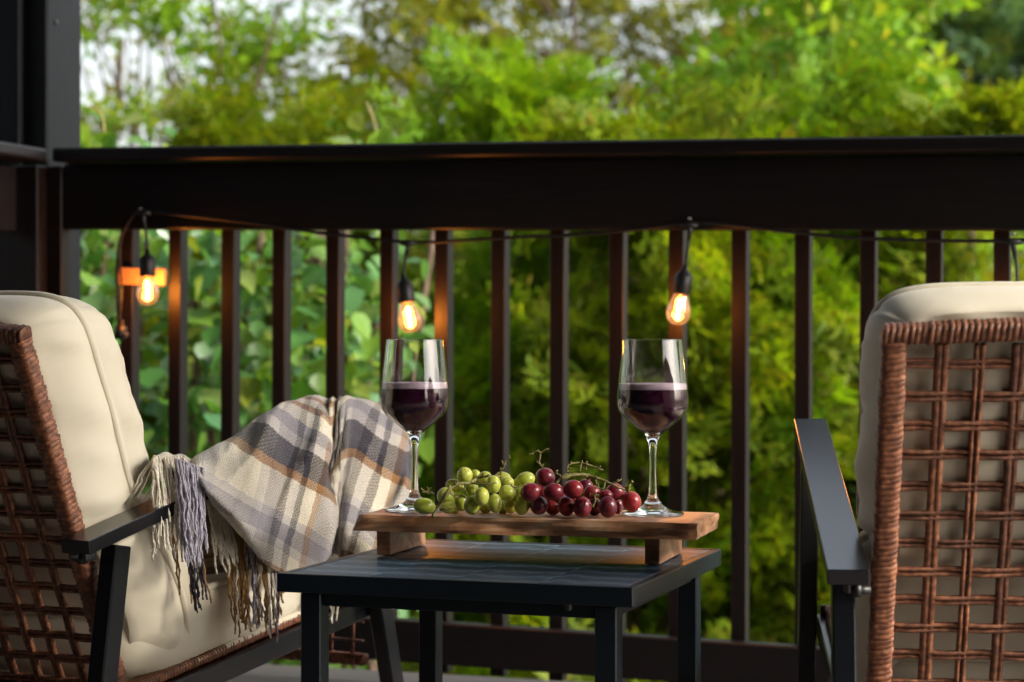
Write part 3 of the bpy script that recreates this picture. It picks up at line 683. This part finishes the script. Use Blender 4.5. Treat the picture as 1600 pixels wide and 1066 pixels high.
def cushion(name, S, nx, ny, nc, pipe_r, pipes=(1, -1), npipe=120):
    """S(a, b, c) -> point, a, b, c in [-1, 1]; c runs through the thickness"""
    m = MB(); key = {}
    def vid(a, b, c):
        k = (round(a, 5), round(b, 5), round(c, 5))
        if k not in key: key[k] = len(m.v); m.v.append(tuple(S(*k)))
        return key[k]
    A = [math.sin(math.pi/2*(-1+2*i/nx)*.98)/math.sin(math.pi/2*.98) for i in range(nx+1)]; B = [math.sin(math.pi/2*(-1+2*i/ny)*.98)/math.sin(math.pi/2*.98) for i in range(ny+1)]; Cc = [-1+2*i/nc for i in range(nc+1)]
    for i in range(nx):
        for j in range(ny):
            m.f.append((vid(A[i], B[j], 1), vid(A[i+1], B[j], 1), vid(A[i+1], B[j+1], 1), vid(A[i], B[j+1], 1)))
            m.f.append((vid(A[i], B[j], -1), vid(A[i], B[j+1], -1), vid(A[i+1], B[j+1], -1), vid(A[i+1], B[j], -1)))
    for k in range(nc):
        for i in range(nx):
            m.f.append((vid(A[i], -1, Cc[k]), vid(A[i+1], -1, Cc[k]), vid(A[i+1], -1, Cc[k+1]), vid(A[i], -1, Cc[k+1])))
            m.f.append((vid(A[i+1], 1, Cc[k]), vid(A[i], 1, Cc[k]), vid(A[i], 1, Cc[k+1]), vid(A[i+1], 1, Cc[k+1])))
        for j in range(ny):
            m.f.append((vid(-1, B[j+1], Cc[k]), vid(-1, B[j], Cc[k]), vid(-1, B[j], Cc[k+1]), vid(-1, B[j+1], Cc[k+1])))
            m.f.append((vid(1, B[j], Cc[k]), vid(1, B[j+1], Cc[k]), vid(1, B[j+1], Cc[k+1]), vid(1, B[j], Cc[k+1])))
    root = empty(name)
    m.build('cover', 'cream_fabric', root, True)
    for c in pipes:
        loop = []
        per = [(-1, -1, 1, -1), (1, -1, 1, 1), (1, 1, -1, 1), (-1, 1, -1, -1)]
        for (a0, b0, a1, b1) in per:
            for k in range(npipe//4):
                t = k/(npipe//4); loop.append(S(a0+(a1-a0)*t, b0+(b1-b0)*t, c))
        cen = sum(loop, Vector())/len(loop)
        loop = [p+(p-cen).normalized()*pipe_r*.35 for p in loop]; loop.append(loop[0])
        mm = MB(); mm.tube(loop, pipe_r, 8, False); mm.build('piping', 'cream_fabric', root, True)
    return root
def squircle(a, b, p):
    mx = max(abs(a), abs(b))
    if mx < 1e-6: return 0, 0, 0
    k = mx/((abs(a)**p+abs(b)**p)**(1/p)); return a*k, b*k, mx
BCW, BCT, CS = .296, .195, 0.0
def S_back(a, b, c):
    x, y, mx = squircle(a, b, 10)
    b0 = -.12
    e = math.exp(-((b-b0)/.045)**2)                       # crease between the upper and lower pad
    bulge = (1-a*a)**.8*(1-abs(b)**2.2)**.8
    d = BCT/2*c*(1+(.25 if c > 0 else .10)*bulge)
    face = abs(c) > .999
    peri = math.atan2(b, a); seam = math.exp(-((c-CS)/.16)**2)
    irr = noise.noise(Vector((a*2+5, b*4, 2.2)))
    fold = noise.noise(Vector((a*1.5, b*8.5+c*1.2, 7.7)))+.6*noise.noise(Vector((a*1.5, b*18+c*2, 3.3)))
    puck = math.exp(-(1-mx)/.16)*math.sin(peri*31+3*math.sin(peri*5))*.0045*min(1, (1-mx)*12)
    wr = .006*noise.noise(Vector((a*2.4, b*3.2, c*3)))+.003*noise.noise(Vector((a*6, b*7, c*2+9)))
    if b < b0: puck *= .4; wr *= .5
    d += (puck+wr)*(1 if c > 0 else -1)*(1 if face else .3)
    if c > 0: d -= e*.05*c
    fold *= .35+.65/(1+math.exp(-(b-b0)*18)); irr *= .4+.6/(1+math.exp(-(b-b0)*18))
    t = max(0, (c-CS)/(1-CS)); r_ = max(0, (CS-c)/(1+CS))
    rnd = 1-.16*t**2.6-.075*r_**2.4                        # the pad rounds off on both sides of the welt
    side = 1+.03*math.sin(math.pi*r_)-.012*seam
    side += .010*irr+.030*fold*math.sin(math.pi*min(1, r_*.9+t*.9+.06))*(1-seam*.8)
    x *= side*rnd*(1-.075*e*abs(a)**4); y *= (1+.02*math.sin(math.pi*r_)+.012*fold*(1-seam))*(1-.13*t**2.2-.04*r_**2.4)
    base_z = .497; z = base_z+y*.253
    low = max(0, b0-b)/(1+b0)
    f = back_f(z)+.016+BCT/2*1.06+d+.045*math.sin(math.pi*min(.62, low*.8))
    return Vector((x*BCW, f, z+.18*d))
def S_seat(a, b, c):
    x, y, mx = squircle(a, b, 9)
    peri = math.atan2(b, a)
    th = .047*(1+(.30 if c > 0 else .02)*(1-a*a)*(1-b*b))
    wr = .003*noise.noise(Vector((a*3, b*3, c*3+5)))
    d = c*th+wr*(1-abs(c) if abs(c) < .999 else 1)
    x *= 1+.02*(1-c*c); y *= 1+.02*(1-c*c)
    f = .455+y*.292
    return Vector((x*.287, f-.12*d, .250+.128*f+d))
chA = make_chair()
bcA = cushion('back_cushion', S_back, 44, 64, 16, .0052, (CS,), 240)
scA = cushion('seat_cushion', S_seat, 26, 26, 5, .0050)
def place(o, x, y, deg): o.location = (x, y, 0); o.rotation_euler = (0, 0, -R(deg))
def chair_at(ax, ay, deg, side):
    rx, ry = math.cos(R(deg)), -math.sin(R(deg)); return ax-side*AW*rx, ay-side*AW*ry, deg
LC = chair_at(-.553, 2.52, 27, 1); RC = chair_at(.371, 2.196, 5, -1)
GC, GB, GS = 'wicker armchairs on the deck', 'back cushions of the armchairs', 'seat cushions of the armchairs'
chB, bcB, scB = copy_tree(chA), copy_tree(bcA), copy_tree(scA)
for o in (chA, bcA, scA): place(o, *LC)
for o in (chB, bcB, scB): place(o, *RC)
tag(chA, 'brown wicker and black metal armchair at left with plaid blanket on its arm', 'armchair', GC)
tag(chB, 'brown wicker and black metal armchair at right, seen from behind', 'armchair', GC)
tag(bcA, 'plump cream back cushion with piping on the left armchair', 'cushion', GB)
tag(bcB, 'cream back cushion behind the woven back of the right armchair', 'cushion', GB)
tag(scA, 'cream seat cushion on the left armchair under the blanket fringe', 'cushion', GS)
tag(scB, 'cream seat cushion on the right armchair, glimpsed through the weave', 'cushion', GS)

# ------------------------------------------------------------------ plaid blanket
ridge = [(298, 724, 2.79), (340, 697, 2.83), (395, 663, 2.90), (450, 632, 2.97), (490, 622, 3.03), (517, 629, 3.045), (545, 624, 3.08), (588, 632, 3.13), (622, 656, 3.16), (638, 700, 3.19)]
front = [[(304, 733), (312, 748), (322, 766), (333, 785)],
         [(347, 727), (358, 768), (370, 805), (383, 842)],
         [(398, 712), (402, 772), (407, 830), (415, 882)],
         [(452, 692), (450, 762), (448, 832), (448, 892)],
         [(508, 688), (504, 742), (512, 812), (500, 878)],
         [(520, 700), (512, 738), (527, 800), (520, 862)],
         [(541, 690), (533, 762), (531, 820), (538, 878)],
         [(592, 700), (592, 782), (594, 862), (600, 945)],
         [(630, 720), (635, 790), (638, 862), (627, 938)],
         [(643, 740), (646, 795), (646, 850), (640, 900)]]
dY = [-.062, -.095, -.108, -.060]
val = [0, 0, -.010, -.020, -.026, .022, -.010, -.012, 0, .03]
rows = []                                       # rows of control points: (point, pattern px, py)
def ctl(px, py, Y, qx, qy): return (P(px, py, Y), qx, qy)
cols = []
for i, (rx, ry, rY) in enumerate(ridge):
    col = []
    off = (119, 143) if i >= 6 else (0, 0)         # cloth lost in the valley between the two lobes
    hang = 150+10*math.sin(i*2.1)
    col.append(ctl(rx+22, ry+hang*1.25, rY+.150, rx+off[0], ry-220+off[1]))
    col.append(ctl(rx+14, ry+70, rY+.140, rx+off[0], ry-140+off[1]))
    col.append(ctl(rx+6, ry+14, rY+.085, rx+off[0], ry-60+off[1]))
    col.append(ctl(rx, ry, rY+.012, rx+off[0], ry+off[1]))
    for k, (px, py) in enumerate(front[i]):
        col.append(ctl(px, py, rY+dY[k]+val[i]*(1 if k < 3 else .7), px+off[0], py+off[1]))
    cols.append(col)
def cr(q, t):
    n_ = len(q)-1; x = min(max(t*n_, 0), n_-1e-6); i = int(x); f = x-i
    a, b, c, d = q[max(i-1, 0)], q[i], q[i+1], q[min(i+2, n_)]
    return .5*((2*b)+(c-a)*f+(2*a-5*b+4*c-d)*f*f+(3*b-a-3*c+d)*f**3)
arr = np.array([[[*p, qx, qy] for (p, qx, qy) in col] for col in cols])          # (10, 8, 5)
NU, NV = 120, 96
grid = np.zeros((NU+1, NV+1, 5))
for i in range(NU+1):
    cc = np.array([cr(arr[:, r], i/NU) for r in range(arr.shape[1])])
    for j in range(NV+1): grid[i, j] = cr(cc, j/NV)
vs = []; uvs = []
k_ = 3.0/FPX
for i in range(NU+1):
    for j in range(NV+1):
        x, y, z, qx, qy = grid[i, j]
        s1 = (-.47*qx+.883*qy-400)*k_; s2 = (.97*qx+.24*qy-536)*k_
        uvs.append((s1, s2))
        g1 = 1-abs(noise.noise(Vector((qx*.011+qy*.006, qy*.004-qx*.002, 5.5))))*2.6
        g2 = 1-abs(noise.noise(Vector((qx*.022+qy*.009, qy*.008-qx*.003, 1.5))))*2.4
        ins = min(1, j/26)*min(1, (NV-j)/10+.25)
        fold = (.016*max(g1, 0)**2+.009*max(g2, 0)**2)*ins+.010*noise.noise(Vector((qx*.016, qy*.010, 3)))+.003*noise.noise(Vector((qx*.06, qy*.05, 1)))-.008
        vs.append((x, y-fold, z+.3*fold))
fs = [(i*(NV+1)+j, (i+1)*(NV+1)+j, (i+1)*(NV+1)+j+1, i*(NV+1)+j+1) for i in range(NU) for j in range(NV)]
bl0 = P(480, 700, 3.0); blk_ = empty('plaid_blanket', bl0); tag(blk_, 'fringed grey, brown and cream plaid blanket draped over the left armchair arm', 'blanket')
def cloth(name, vs, fs, uvs, thick=.005):
    me = bpy.data.meshes.new(name); me.from_pydata([tuple(Vector(v)-bl0) for v in vs], [], fs)
    ul = me.uv_layers.new(name='UVMap')
    for l in me.loops: ul.data[l.index].uv = uvs[l.vertex_index]
    me.materials.append(MATS['plaid']); me.polygons.foreach_set('use_smooth', [True]*len(me.polygons)); me.update()
    o = link(name, me, blk_); md = o.modifiers.new('thick', 'SOLIDIFY'); md.thickness = thick; md.offset = 0
    return o
cloth('cloth', vs, fs, uvs)
# the loose end of the blanket folded over the arm near the back cushion
vs = []; uvs = []; fs = []; nu_, nv_ = 24, 14
for i in range(nu_+1):
    for j in range(nv_+1):
        u = i/nu_; v = j/nv_
        px = 240+82*u+6*math.sin(v*3)*u; top = 704+26*u**1.5+10*(1-u)**3
        ang_ = v*2.4-.9
        py = top+22*(1-math.cos(ang_))+2*math.sin(u*22)
        Y = 2.69+.16*u-.042*math.sin(ang_)+.004*math.sin(u*26)
        p = P(px, py, Y); vs.append(p); uvs.append((.30+v*.06, .17+u*.09))
for i in range(nu_):
    for j in range(nv_): fs.append((i*(nv_+1)+j, (i+1)*(nv_+1)+j, (i+1)*(nv_+1)+j+1, i*(nv_+1)+j+1))
cloth('folded_end', vs, fs, uvs, .006)
# inner layer hanging between the arm and the seat
vs = []; uvs = []; fs = []
for i in range(nu_+1):
    for j in range(nv_+1):
        u = i/nu_; v = j/nv_
        px = 300+220*u; py = 752-95*u+(150+60*u)*v; Y = 2.80+.24*u+.05+.012*math.sin(u*17+v)
        vs.append(P(px, py, Y)); uvs.append((v*.2+.03, .5*.25+u*.02))
for i in range(nu_):
    for j in range(nv_): fs.append((i*(nv_+1)+j, (i+1)*(nv_+1)+j, (i+1)*(nv_+1)+j+1, i*(nv_+1)+j+1))
cloth('inner_layer', vs, fs, uvs)

rt = random.Random(21)
def tassel(p0, p1, mat, r=.0016, over=None, kn=True):
    """one twisted yarn strand from p0 to p1 (px, py, Y)"""
    a, b = P(*p0), P(*p1); L = (b-a).length; n_ = max(10, int(L/.006)); pts = []
    ph = rt.uniform(0, 6.28); ax, ay = rt.uniform(.0006, .0017), rt.uniform(.0005, .0015); fq = rt.uniform(120, 220)
    bow = rt.uniform(-.006, .006)
    m = MB()
    for ply in (0, 1):
        pts = []
        for i in range(n_+1):
            t = i/n_; c = a.lerp(b, t)
            if over: c = c+Vector((0, 0, 1))*over*math.sin(math.pi*min(1, t*2.2))*(1 if t < .4545 else 0)
            e = min(1, t*4)
            c = c+Vector((ax*math.sin(ph+fq*t*L+.8*math.sin(t*9))*e+bow*math.sin(math.pi*t), ay*math.cos(ph*1.3+fq*.8*t*L)*e, 0))
            w_ = t*L*700+ply*math.pi+ph
            pts.append(c+Vector((math.cos(w_), math.sin(w_), 0))*r*.45-bl0)
        m.tube(pts, [r*.75*(1-.25*(i/n_)**4) for i in range(n_+1)], 6)
    m.build('tassel', mat, blk_, True)
for k in range(46):                                           # pale tassels over the arm
    u = rt.random(); tassel((238+50*u, 712+10*rt.random(), 2.655+.06*u-.01*rt.random()), (246+62*u+rt.uniform(-10, 10), rt.uniform(800, 880), 2.645+.06*u-.012*rt.random()), 'yarn_cream', over=.002)
for k in range(34):
    u = rt.random(); tassel((274+46*u, 716+16*u, 2.662+.04*u-.012*rt.random()), (286+38*u+rt.uniform(-5, 5), rt.uniform(840, 890), 2.652+.04*u-.018*rt.random()), 'yarn_lilac')
for k in range(8):
    u = rt.random(); tassel((284+36*u, 850+10*rt.random(), 2.71), (300+28*u, rt.uniform(920, 962), 2.70), 'yarn_dark')
for k in range(6):
    u = rt.random(); tassel((250+60*u, 800, 2.715), (272+60*u, rt.uniform(890, 945), 2.72), 'yarn_brown')
for k in range(5):                                             # strays towards the cushion
    tassel((244, 712+3*k, 2.66), (208+5*k, 765+6*k, 2.66), 'yarn_cream', .0017)
for k in range(20):
    u = rt.random(); tassel((318+34*u, 765+40*u, 2.80+.02*u), (332+40*u, rt.uniform(855, 905), 2.79+.02*u), 'yarn_cream')
for k in range(44):
    u = k/43; mat = ('yarn_brown', 'yarn_cream', 'yarn_brown', 'yarn_lilac', 'yarn_lilac')[rt.randrange(5)]
    if u > .62: mat = rt.choice(['yarn_lilac', 'yarn_lilac', 'yarn_brown', 'yarn_cream'])
    if u < .35: mat = rt.choice(['yarn_brown', 'yarn_brown', 'yarn_cream'])
    tassel((358+80*u, 830+45*u, 2.84+.05*u), (366+78*u, rt.uniform(960, 1005)-40*(u > .9), 2.82+.05*u), mat, .0017)
for k in range(5):
    tassel((509+4*k, 905, 3.02), (508+4*k, rt.uniform(955, 980), 3.02), 'yarn_cream')

# ------------------------------------------------------------------ plants beyond the railing
def leaf_template(kind):
    if kind == 'broad':                                        # heart-shaped, folded along the midrib
        v = np.array([[0, 0, 0], [.34, .16, .07], [.42, .48, .08], [.2, .82, .03], [0, 1.05, -.06], [-.2, .82, .03], [-.42, .48, .08], [-.34, .16, .07], [0, .5, -.01]])
        f = np.array([[0, 1, 8], [1, 2, 8], [2, 3, 8], [3, 4, 8], [4, 5, 8], [5, 6, 8], [6, 7, 8], [7, 0, 8]])
    elif kind == 'oval':
        v = np.array([[0, 0, 0], [.24, .4, .05], [0, 1, -.04], [-.24, .4, .05]]); f = np.array([[0, 1, 2], [0, 2, 3]])
    return v, f
def spray_template(seed, n=9):
    """flat fan of scale-leaved twigs, length 1 along y"""
    r_ = np.random.default_rng(seed); V = []; F = []
    def blade(p, d, L, w_):
        d = d/np.linalg.norm(d); s_ = np.cross(d, [0, 0, 1]); s_ /= np.linalg.norm(s_)+1e-9; o = len(V)
        V.extend([p-s_*w_*.4, p+d*L*.45-s_*w_, p+d*L+np.array([0, 0, .05*L]), p+d*L*.45+s_*w_]); F.extend([[o, o+1, o+2], [o, o+2, o+3]])
    for k in range(n):
        t = (k+.5)/n; side = 1 if k % 2 else -1; p = np.array([0, t*.8, -.10*t*t])
        a = side*(.95-.35*t)+r_.normal(0, .12); L = .5*(1-t*.55); d = np.array([math.sin(a), math.cos(a), r_.normal(.05, .15)])
        blade(p, d, L, .035)
        for q in range(4):
            tt = .2+.2*q; a2 = a+(.7 if q % 2 else -.7)+r_.normal(0, .2); d2 = np.array([math.sin(a2), math.cos(a2), r_.normal(.05, .25)])
            blade(p+d*L*tt, d2, L*.45, .030)
    blade(np.array([0, .7, -.05]), np.array([0, 1, .1]), .35, .04)
    return np.array(V), np.array(F)
SPR = [spray_template(s) for s in range(4)]
def limb(m, a, b, r0, r1, sag=.1):
    a, b = Vector(a), Vector(b); mid = a.lerp(b, .5)+Vector((random.uniform(-1, 1), random.uniform(-1, 1), random.uniform(-.2, 1)))*sag*(b-a).length*.5
    m.tube(smooth_path([a, mid, b], 4), [r0+(r1-r0)*i/8 for i in range(9)], 6)
def trunk_mesh(base, top, r0, limbs):
    m = MB(); b, t = Vector(base), Vector(top)
    m.tube(smooth_path([b, b.lerp(t, .35)+Vector((random.uniform(-.08, .08), random.uniform(-.08, .08), 0)), b.lerp(t, .7)+Vector((random.uniform(-.1, .1), random.uniform(-.1, .1), 0)), t], 5), [r0*(1-.85*i/15)+.006 for i in range(16)], 8)
    for a, e, r1 in limbs: limb(m, a, e, r1, r1*.25)
    return m
def conifer(label, X, Y, zb, H, rad, nspr, mat, size=.26, lo=.1, gap=0.0, group=None, seed=0):
    g_ = np.random.default_rng(seed); random.seed(seed)
    root = empty('conifer_tree', (X, Y, zb)); tag(root, label, 'tree', group)
    nb = max(14, nspr//22); limbs = []; pos = []; dr = []; sc = []
    for b in range(nb):
        t = lo+(1-lo)*(b+g_.random())/nb; az = g_.random()*6.283
        if g_.random() < gap: continue
        L = rad*(1-t)**.75*(.55+.6*g_.random())+.12
        z0 = H*t; d = np.array([math.cos(az), math.sin(az), 0.22+.35*t+g_.normal(0, .12)]); tip = np.array([0, 0, z0])+d*L
        limbs.append(((0, 0, z0*.97), tuple(tip), .008+.018*(1-t)))
        m_ = int(nspr/nb*(.5+1.0*L/rad))+4
        for q in range(m_):
            s_ = .06+.94*math.sqrt(g_.random()); p = np.array([0, 0, z0])+d*L*s_+g_.normal(0, .07*rad, 3)*np.array([1, 1, .7])
            a2 = az+g_.normal(0, .75); pos.append(p); dr.append([math.cos(a2), math.sin(a2), .35+g_.normal(0, .35)]); sc.append(size*(.6+.8*g_.random()))
    trunk_mesh((0, 0, 0), (0, 0, H*.97), .008+.004*H, limbs).build('trunk', 'bark', root, True)
    pos, dr, sc = np.array(pos), np.array(dr), np.array(sc); rot = frames(dr, g_.normal(0, .9, len(pos)))
    Vs, Fs, off = [], [], 0
    for k in range(4):
        sel = np.arange(len(pos)) % 4 == k; v, f = scatter(SPR[k][0], SPR[k][1], pos[sel], rot[sel], sc[sel]); Vs.append(v); Fs.append(f+off); off += len(v)
    link('crown', big_mesh('crown', np.vstack(Vs), np.vstack(Fs), mat), root)
    return root
def broadleaf(label, X, Y, zb, trunkH, cz, rx, ry, rz, ncl, nl, mat, size, kind='oval', seed=0, spread=.22, group=None, name='broadleaf_tree'):
    g_ = np.random.default_rng(seed); random.seed(seed); root = empty(name, (X, Y, zb)); tag(root, label, 'tree', group)
    limbs = []; P_, D_, S_ = [], [], []
    for c in range(ncl):
        u = g_.normal(0, 1, 3); u /= np.linalg.norm(u); r_ = .35+.65*g_.random()**.5
        ce = np.array([0, 0, cz])+u*np.array([rx, ry, rz])*r_
        if c % 2 == 0: limbs.append(((0, 0, min(trunkH, max(.2, ce[2]*.55))), tuple(ce), .022))
        k = int(nl*(.5+g_.random())); q = g_.normal(0, 1, (k, 3)); q /= np.linalg.norm(q, axis=1, keepdims=True)
        q *= (g_.random((k, 1))**.45); sp = spread*(.7+.6*g_.random()); P_.append(ce+q*np.array([sp, sp, sp*.7]))
        d = q*.8+g_.normal(0, .5, (k, 3))+np.array([0, 0, -.25]); D_.append(d); S_.append(size*(.6+.7*g_.random(k)))
    trunk_mesh((0, 0, 0), (0, 0, trunkH), .05+.01*trunkH, limbs).build('trunk', 'bark', root, True)
    P_, D_, S_ = np.vstack(P_), np.vstack(D_), np.concatenate(S_); v, f = leaf_template(kind)
    V_, F_ = scatter(v, f, P_, frames(D_, g_.random(len(P_))*6.28), S_)
    link('crown', big_mesh('crown', V_, F_, mat), root)
    return root
def XW(px, Y): return (px-800)*Y/FPX
# feathery evergreens just beyond the porch
GT = 'evergreens beyond the railing'
conifer('bushy green evergreen right of centre behind the right wine glass', XW(1010, 7.6), 7.6, -1.7, 3.15, 1.15, 1500, 'cedar_leaf', .25, .03, group=GT, seed=1)
conifer('bright green evergreen between the red grapes and green vine', XW(800, 8.3), 8.3, -1.7, 3.45, 1.15, 1400, 'cedar_bright', .25, .03, group=GT, seed=2)
conifer('yellow green evergreen behind the right armchair arm', XW(1240, 8.0), 8.0, -1.7, 3.35, 1.15, 1400, 'cedar_bright', .25, .03, group=GT, seed=3)
conifer('dense evergreen at the right edge behind the right armchair', XW(1520, 7.8), 7.8, -1.7, 3.2, 1.1, 1300, 'cedar_leaf', .25, .03, group=GT, seed=4)
conifer('evergreen standing behind the leafy vine at left', XW(420, 9.0), 9.0, -1.7, 3.35, 1.3, 1100, 'cedar_leaf', .27, .05, group=GT, seed=5)
conifer('evergreen rising beside the corner post at left', XW(150, 9.4), 9.4, -1.7, 3.2, 1.2, 1000, 'cedar_bright', .27, .05, group=GT, seed=6)
# taller trees with sky between their boughs
GO = 'tall thin trees against the sky'
conifer('tall olive brown evergreen with open boughs at the centre of the sky', XW(880, 12.5), 12.5, -1.6, 5.5, 2.9, 1050, 'olive_leaf', .24, .2, .1, GO, 11)
broadleaf('leafy green tree whose boughs cross the white sky at left', XW(345, 11.5), 11.5, -1.6, 3.6, 3.55, 1.0, .9, 1.15, 62, 60, 'cedar_bright', .085, seed=12, spread=.20, group=GO)
broadleaf('olive leaved tree against the sky left of the centre', XW(590, 12.6), 12.6, -1.6, 3.9, 3.9, 1.1, .9, 1.2, 66, 60, 'olive_leaf', .085, seed=17, spread=.20, group=GO)
conifer('tall olive evergreen left of the centre top', XW(640, 13.5), 13.5, -1.6, 5.7, 2.9, 900, 'olive_leaf', .25, .2, .15, GO, 13)
conifer('tall brownish evergreen behind the bright broadleaf tree', XW(1130, 13.2), 13.2, -1.6, 5.8, 2.9, 1300, 'olive_leaf', .25, .2, .05, GO, 14)
conifer('tall blue green evergreen in the top right corner', XW(1590, 14.5), 14.5, -1.6, 6.2, 3.3, 2400, 'blue_leaf', .40, .1, 0, GO, 15)
conifer('dim blue green evergreen between the broadleaf tree and the corner one', XW(1440, 15.5), 15.5, -1.6, 6.2, 3.1, 2000, 'blue_leaf', .38, .1, 0, GO, 16)
broadleaf('bright green broadleaf tree at upper right above the railing', XW(1290, 10.2), 10.2, -1.7, 3.2, 3.25, .85, .8, 1.25, 90, 95, 'bright_leaf', .105, seed=21)
broadleaf('pale sunlit tree with sparse leaves beside the corner post top', XW(190, 14.5), 14.5, -1.6, 4.5, 4.0, 1.1, .9, 1.4, 50, 60, 'olive_leaf', .095, seed=22, spread=.24)

# leafy vine close behind the railing on the left: big leaves one by one, the rest as a mass
vine = empty('climbing_vine', (XW(380, 5.9), 5.9, -1.7)); tag(vine, 'large-leaved green vine filling the gaps between the left balusters', 'vine')
gv = np.random.default_rng(31); lv, lf = leaf_template('broad')
vl = [MB() for _ in range(3)]; vme = []
for q in range(3):
    vv = lv.copy(); vv[:, 2] *= (.6, 1.3, 2.0)[q]; vv[:, 0] *= (1.15, 1.0, .9)[q]
    vl[q].add([tuple(x) for x in vv], [tuple(x) for x in lf]); vme.append(vl[q].mesh('leaf', 'vine_leaf', True))
NL = 3300
px = 120+560*gv.random(NL)**.95; Yv = 5.35+1.1*gv.random(NL); top = 300+60*np.sin(px*.02)+30*gv.normal(0, 1, NL)
py = top+(1130-top)*gv.random(NL)
keep = gv.random(NL) < np.clip(1.25-(px-480)/170, .0, 1)
px, Yv, py = px[keep], Yv[keep], py[keep]; NL = len(px)
pos = np.stack([(px-800)*Yv/FPX, Yv, CAMZ-(py-533)*Yv/FPX], 1)
dirs = gv.normal(0, .55, (NL, 3))+np.array([.15, -.55, -.45]); sz = .045+.048*gv.random(NL)
rots = frames(dirs, gv.normal(0, .6, NL)+math.pi*0)
order = np.argsort(pos[:, 1]-sz*6); base = np.array(vine.location)
for c, i in enumerate(order[:280]):
    M_ = Matrix([[*(rots[i][r]*sz[i]*1.1), pos[i][r]-base[r]] for r in range(3)]+[[0, 0, 0, 1]]); link('leaf', vme[c % 3], vine, M=M_)
rest = order[280:]
V_, F_ = scatter(lv, lf, pos[rest]-base, rots[rest], sz[rest]); tag(link('leaf_mass', big_mesh('leaf_mass', V_, F_, 'vine_leaf', True), vine), kind='stuff')
for k in range(16):
    x0 = XW(130+34*k+gv.normal(0, 8), 5.9); m = MB(); z0 = -1.7
    pts = [Vector((x0+.1*math.sin(k+q), 5.9+gv.normal(0, .15), z0+q*.55)) for q in range(6)]
    m.tube(smooth_path([p-Vector(base) for p in pts], 4), .009, 6); m.build('vine_stem', 'bark', vine, True)
# single shoots reaching above the cap rail
def shoot(label, pts, leaves, Y):
    root = empty('vine_shoot', P(*pts[0], Y)); tag(root, label, 'vine'); m = MB(); b0 = root.location
    m.tube(smooth_path([P(*p, Y)-b0 for p in pts], 5), .003, 6); m.build('stem', 'stem_green', root, True)
    for q, (x, y, s_, d) in enumerate(leaves):
        rr_ = frames(np.array([d]), np.array([.3*q]))[0]; p = P(x, y, Y)-b0
        link('leaf', vme[q % 3], root, M=Matrix([[*(rr_[r]*s_), p[r]] for r in range(3)]+[[0, 0, 0, 1]]))
shoot('curled yellow-green shoot above the cap rail beside the corner post', [(158, 260), (162, 215), (160, 185), (146, 168), (132, 170)], [(160, 188, .06, (-.7, -.2, .5)), (150, 222, .05, (.6, -.3, .3)), (166, 235, .05, (.3, -.4, .6))], 4.9)
shoot('pair of round vine leaves poking above the cap rail at centre left', [(590, 280), (592, 240), (584, 190), (572, 160)], [(578, 232, .055, (.5, -.2, 1)), (600, 235, .06, (.2, -.5, .9)), (622, 240, .07, (.5, -.6, .6))], 4.9)

# far wood closing the view
gw = np.random.default_rng(41); NW = 26000
xw = gw.uniform(-11, 11, NW); yw = gw.uniform(17.5, 21.5, NW)
topw = 2.3+.5*np.sin(xw*.9)+.35*np.sin(xw*2.3+1)+.25*np.clip(xw, -3, 6)
zw = -1.8+(topw+1.8)*gw.random(NW)**.8
v, f = leaf_template('oval'); V_, F_ = scatter(v, f, np.stack([xw, yw, zw], 1), frames(gw.normal(0, 1, (NW, 3)), gw.random(NW)*6), .20+.16*gw.random(NW))
fw = link('distant_woodland', big_mesh('distant_woodland', V_, F_, 'cedar_leaf')); tag(fw, 'far green wood seen as one blurred mass beyond the trees', 'woodland', kind='stuff')
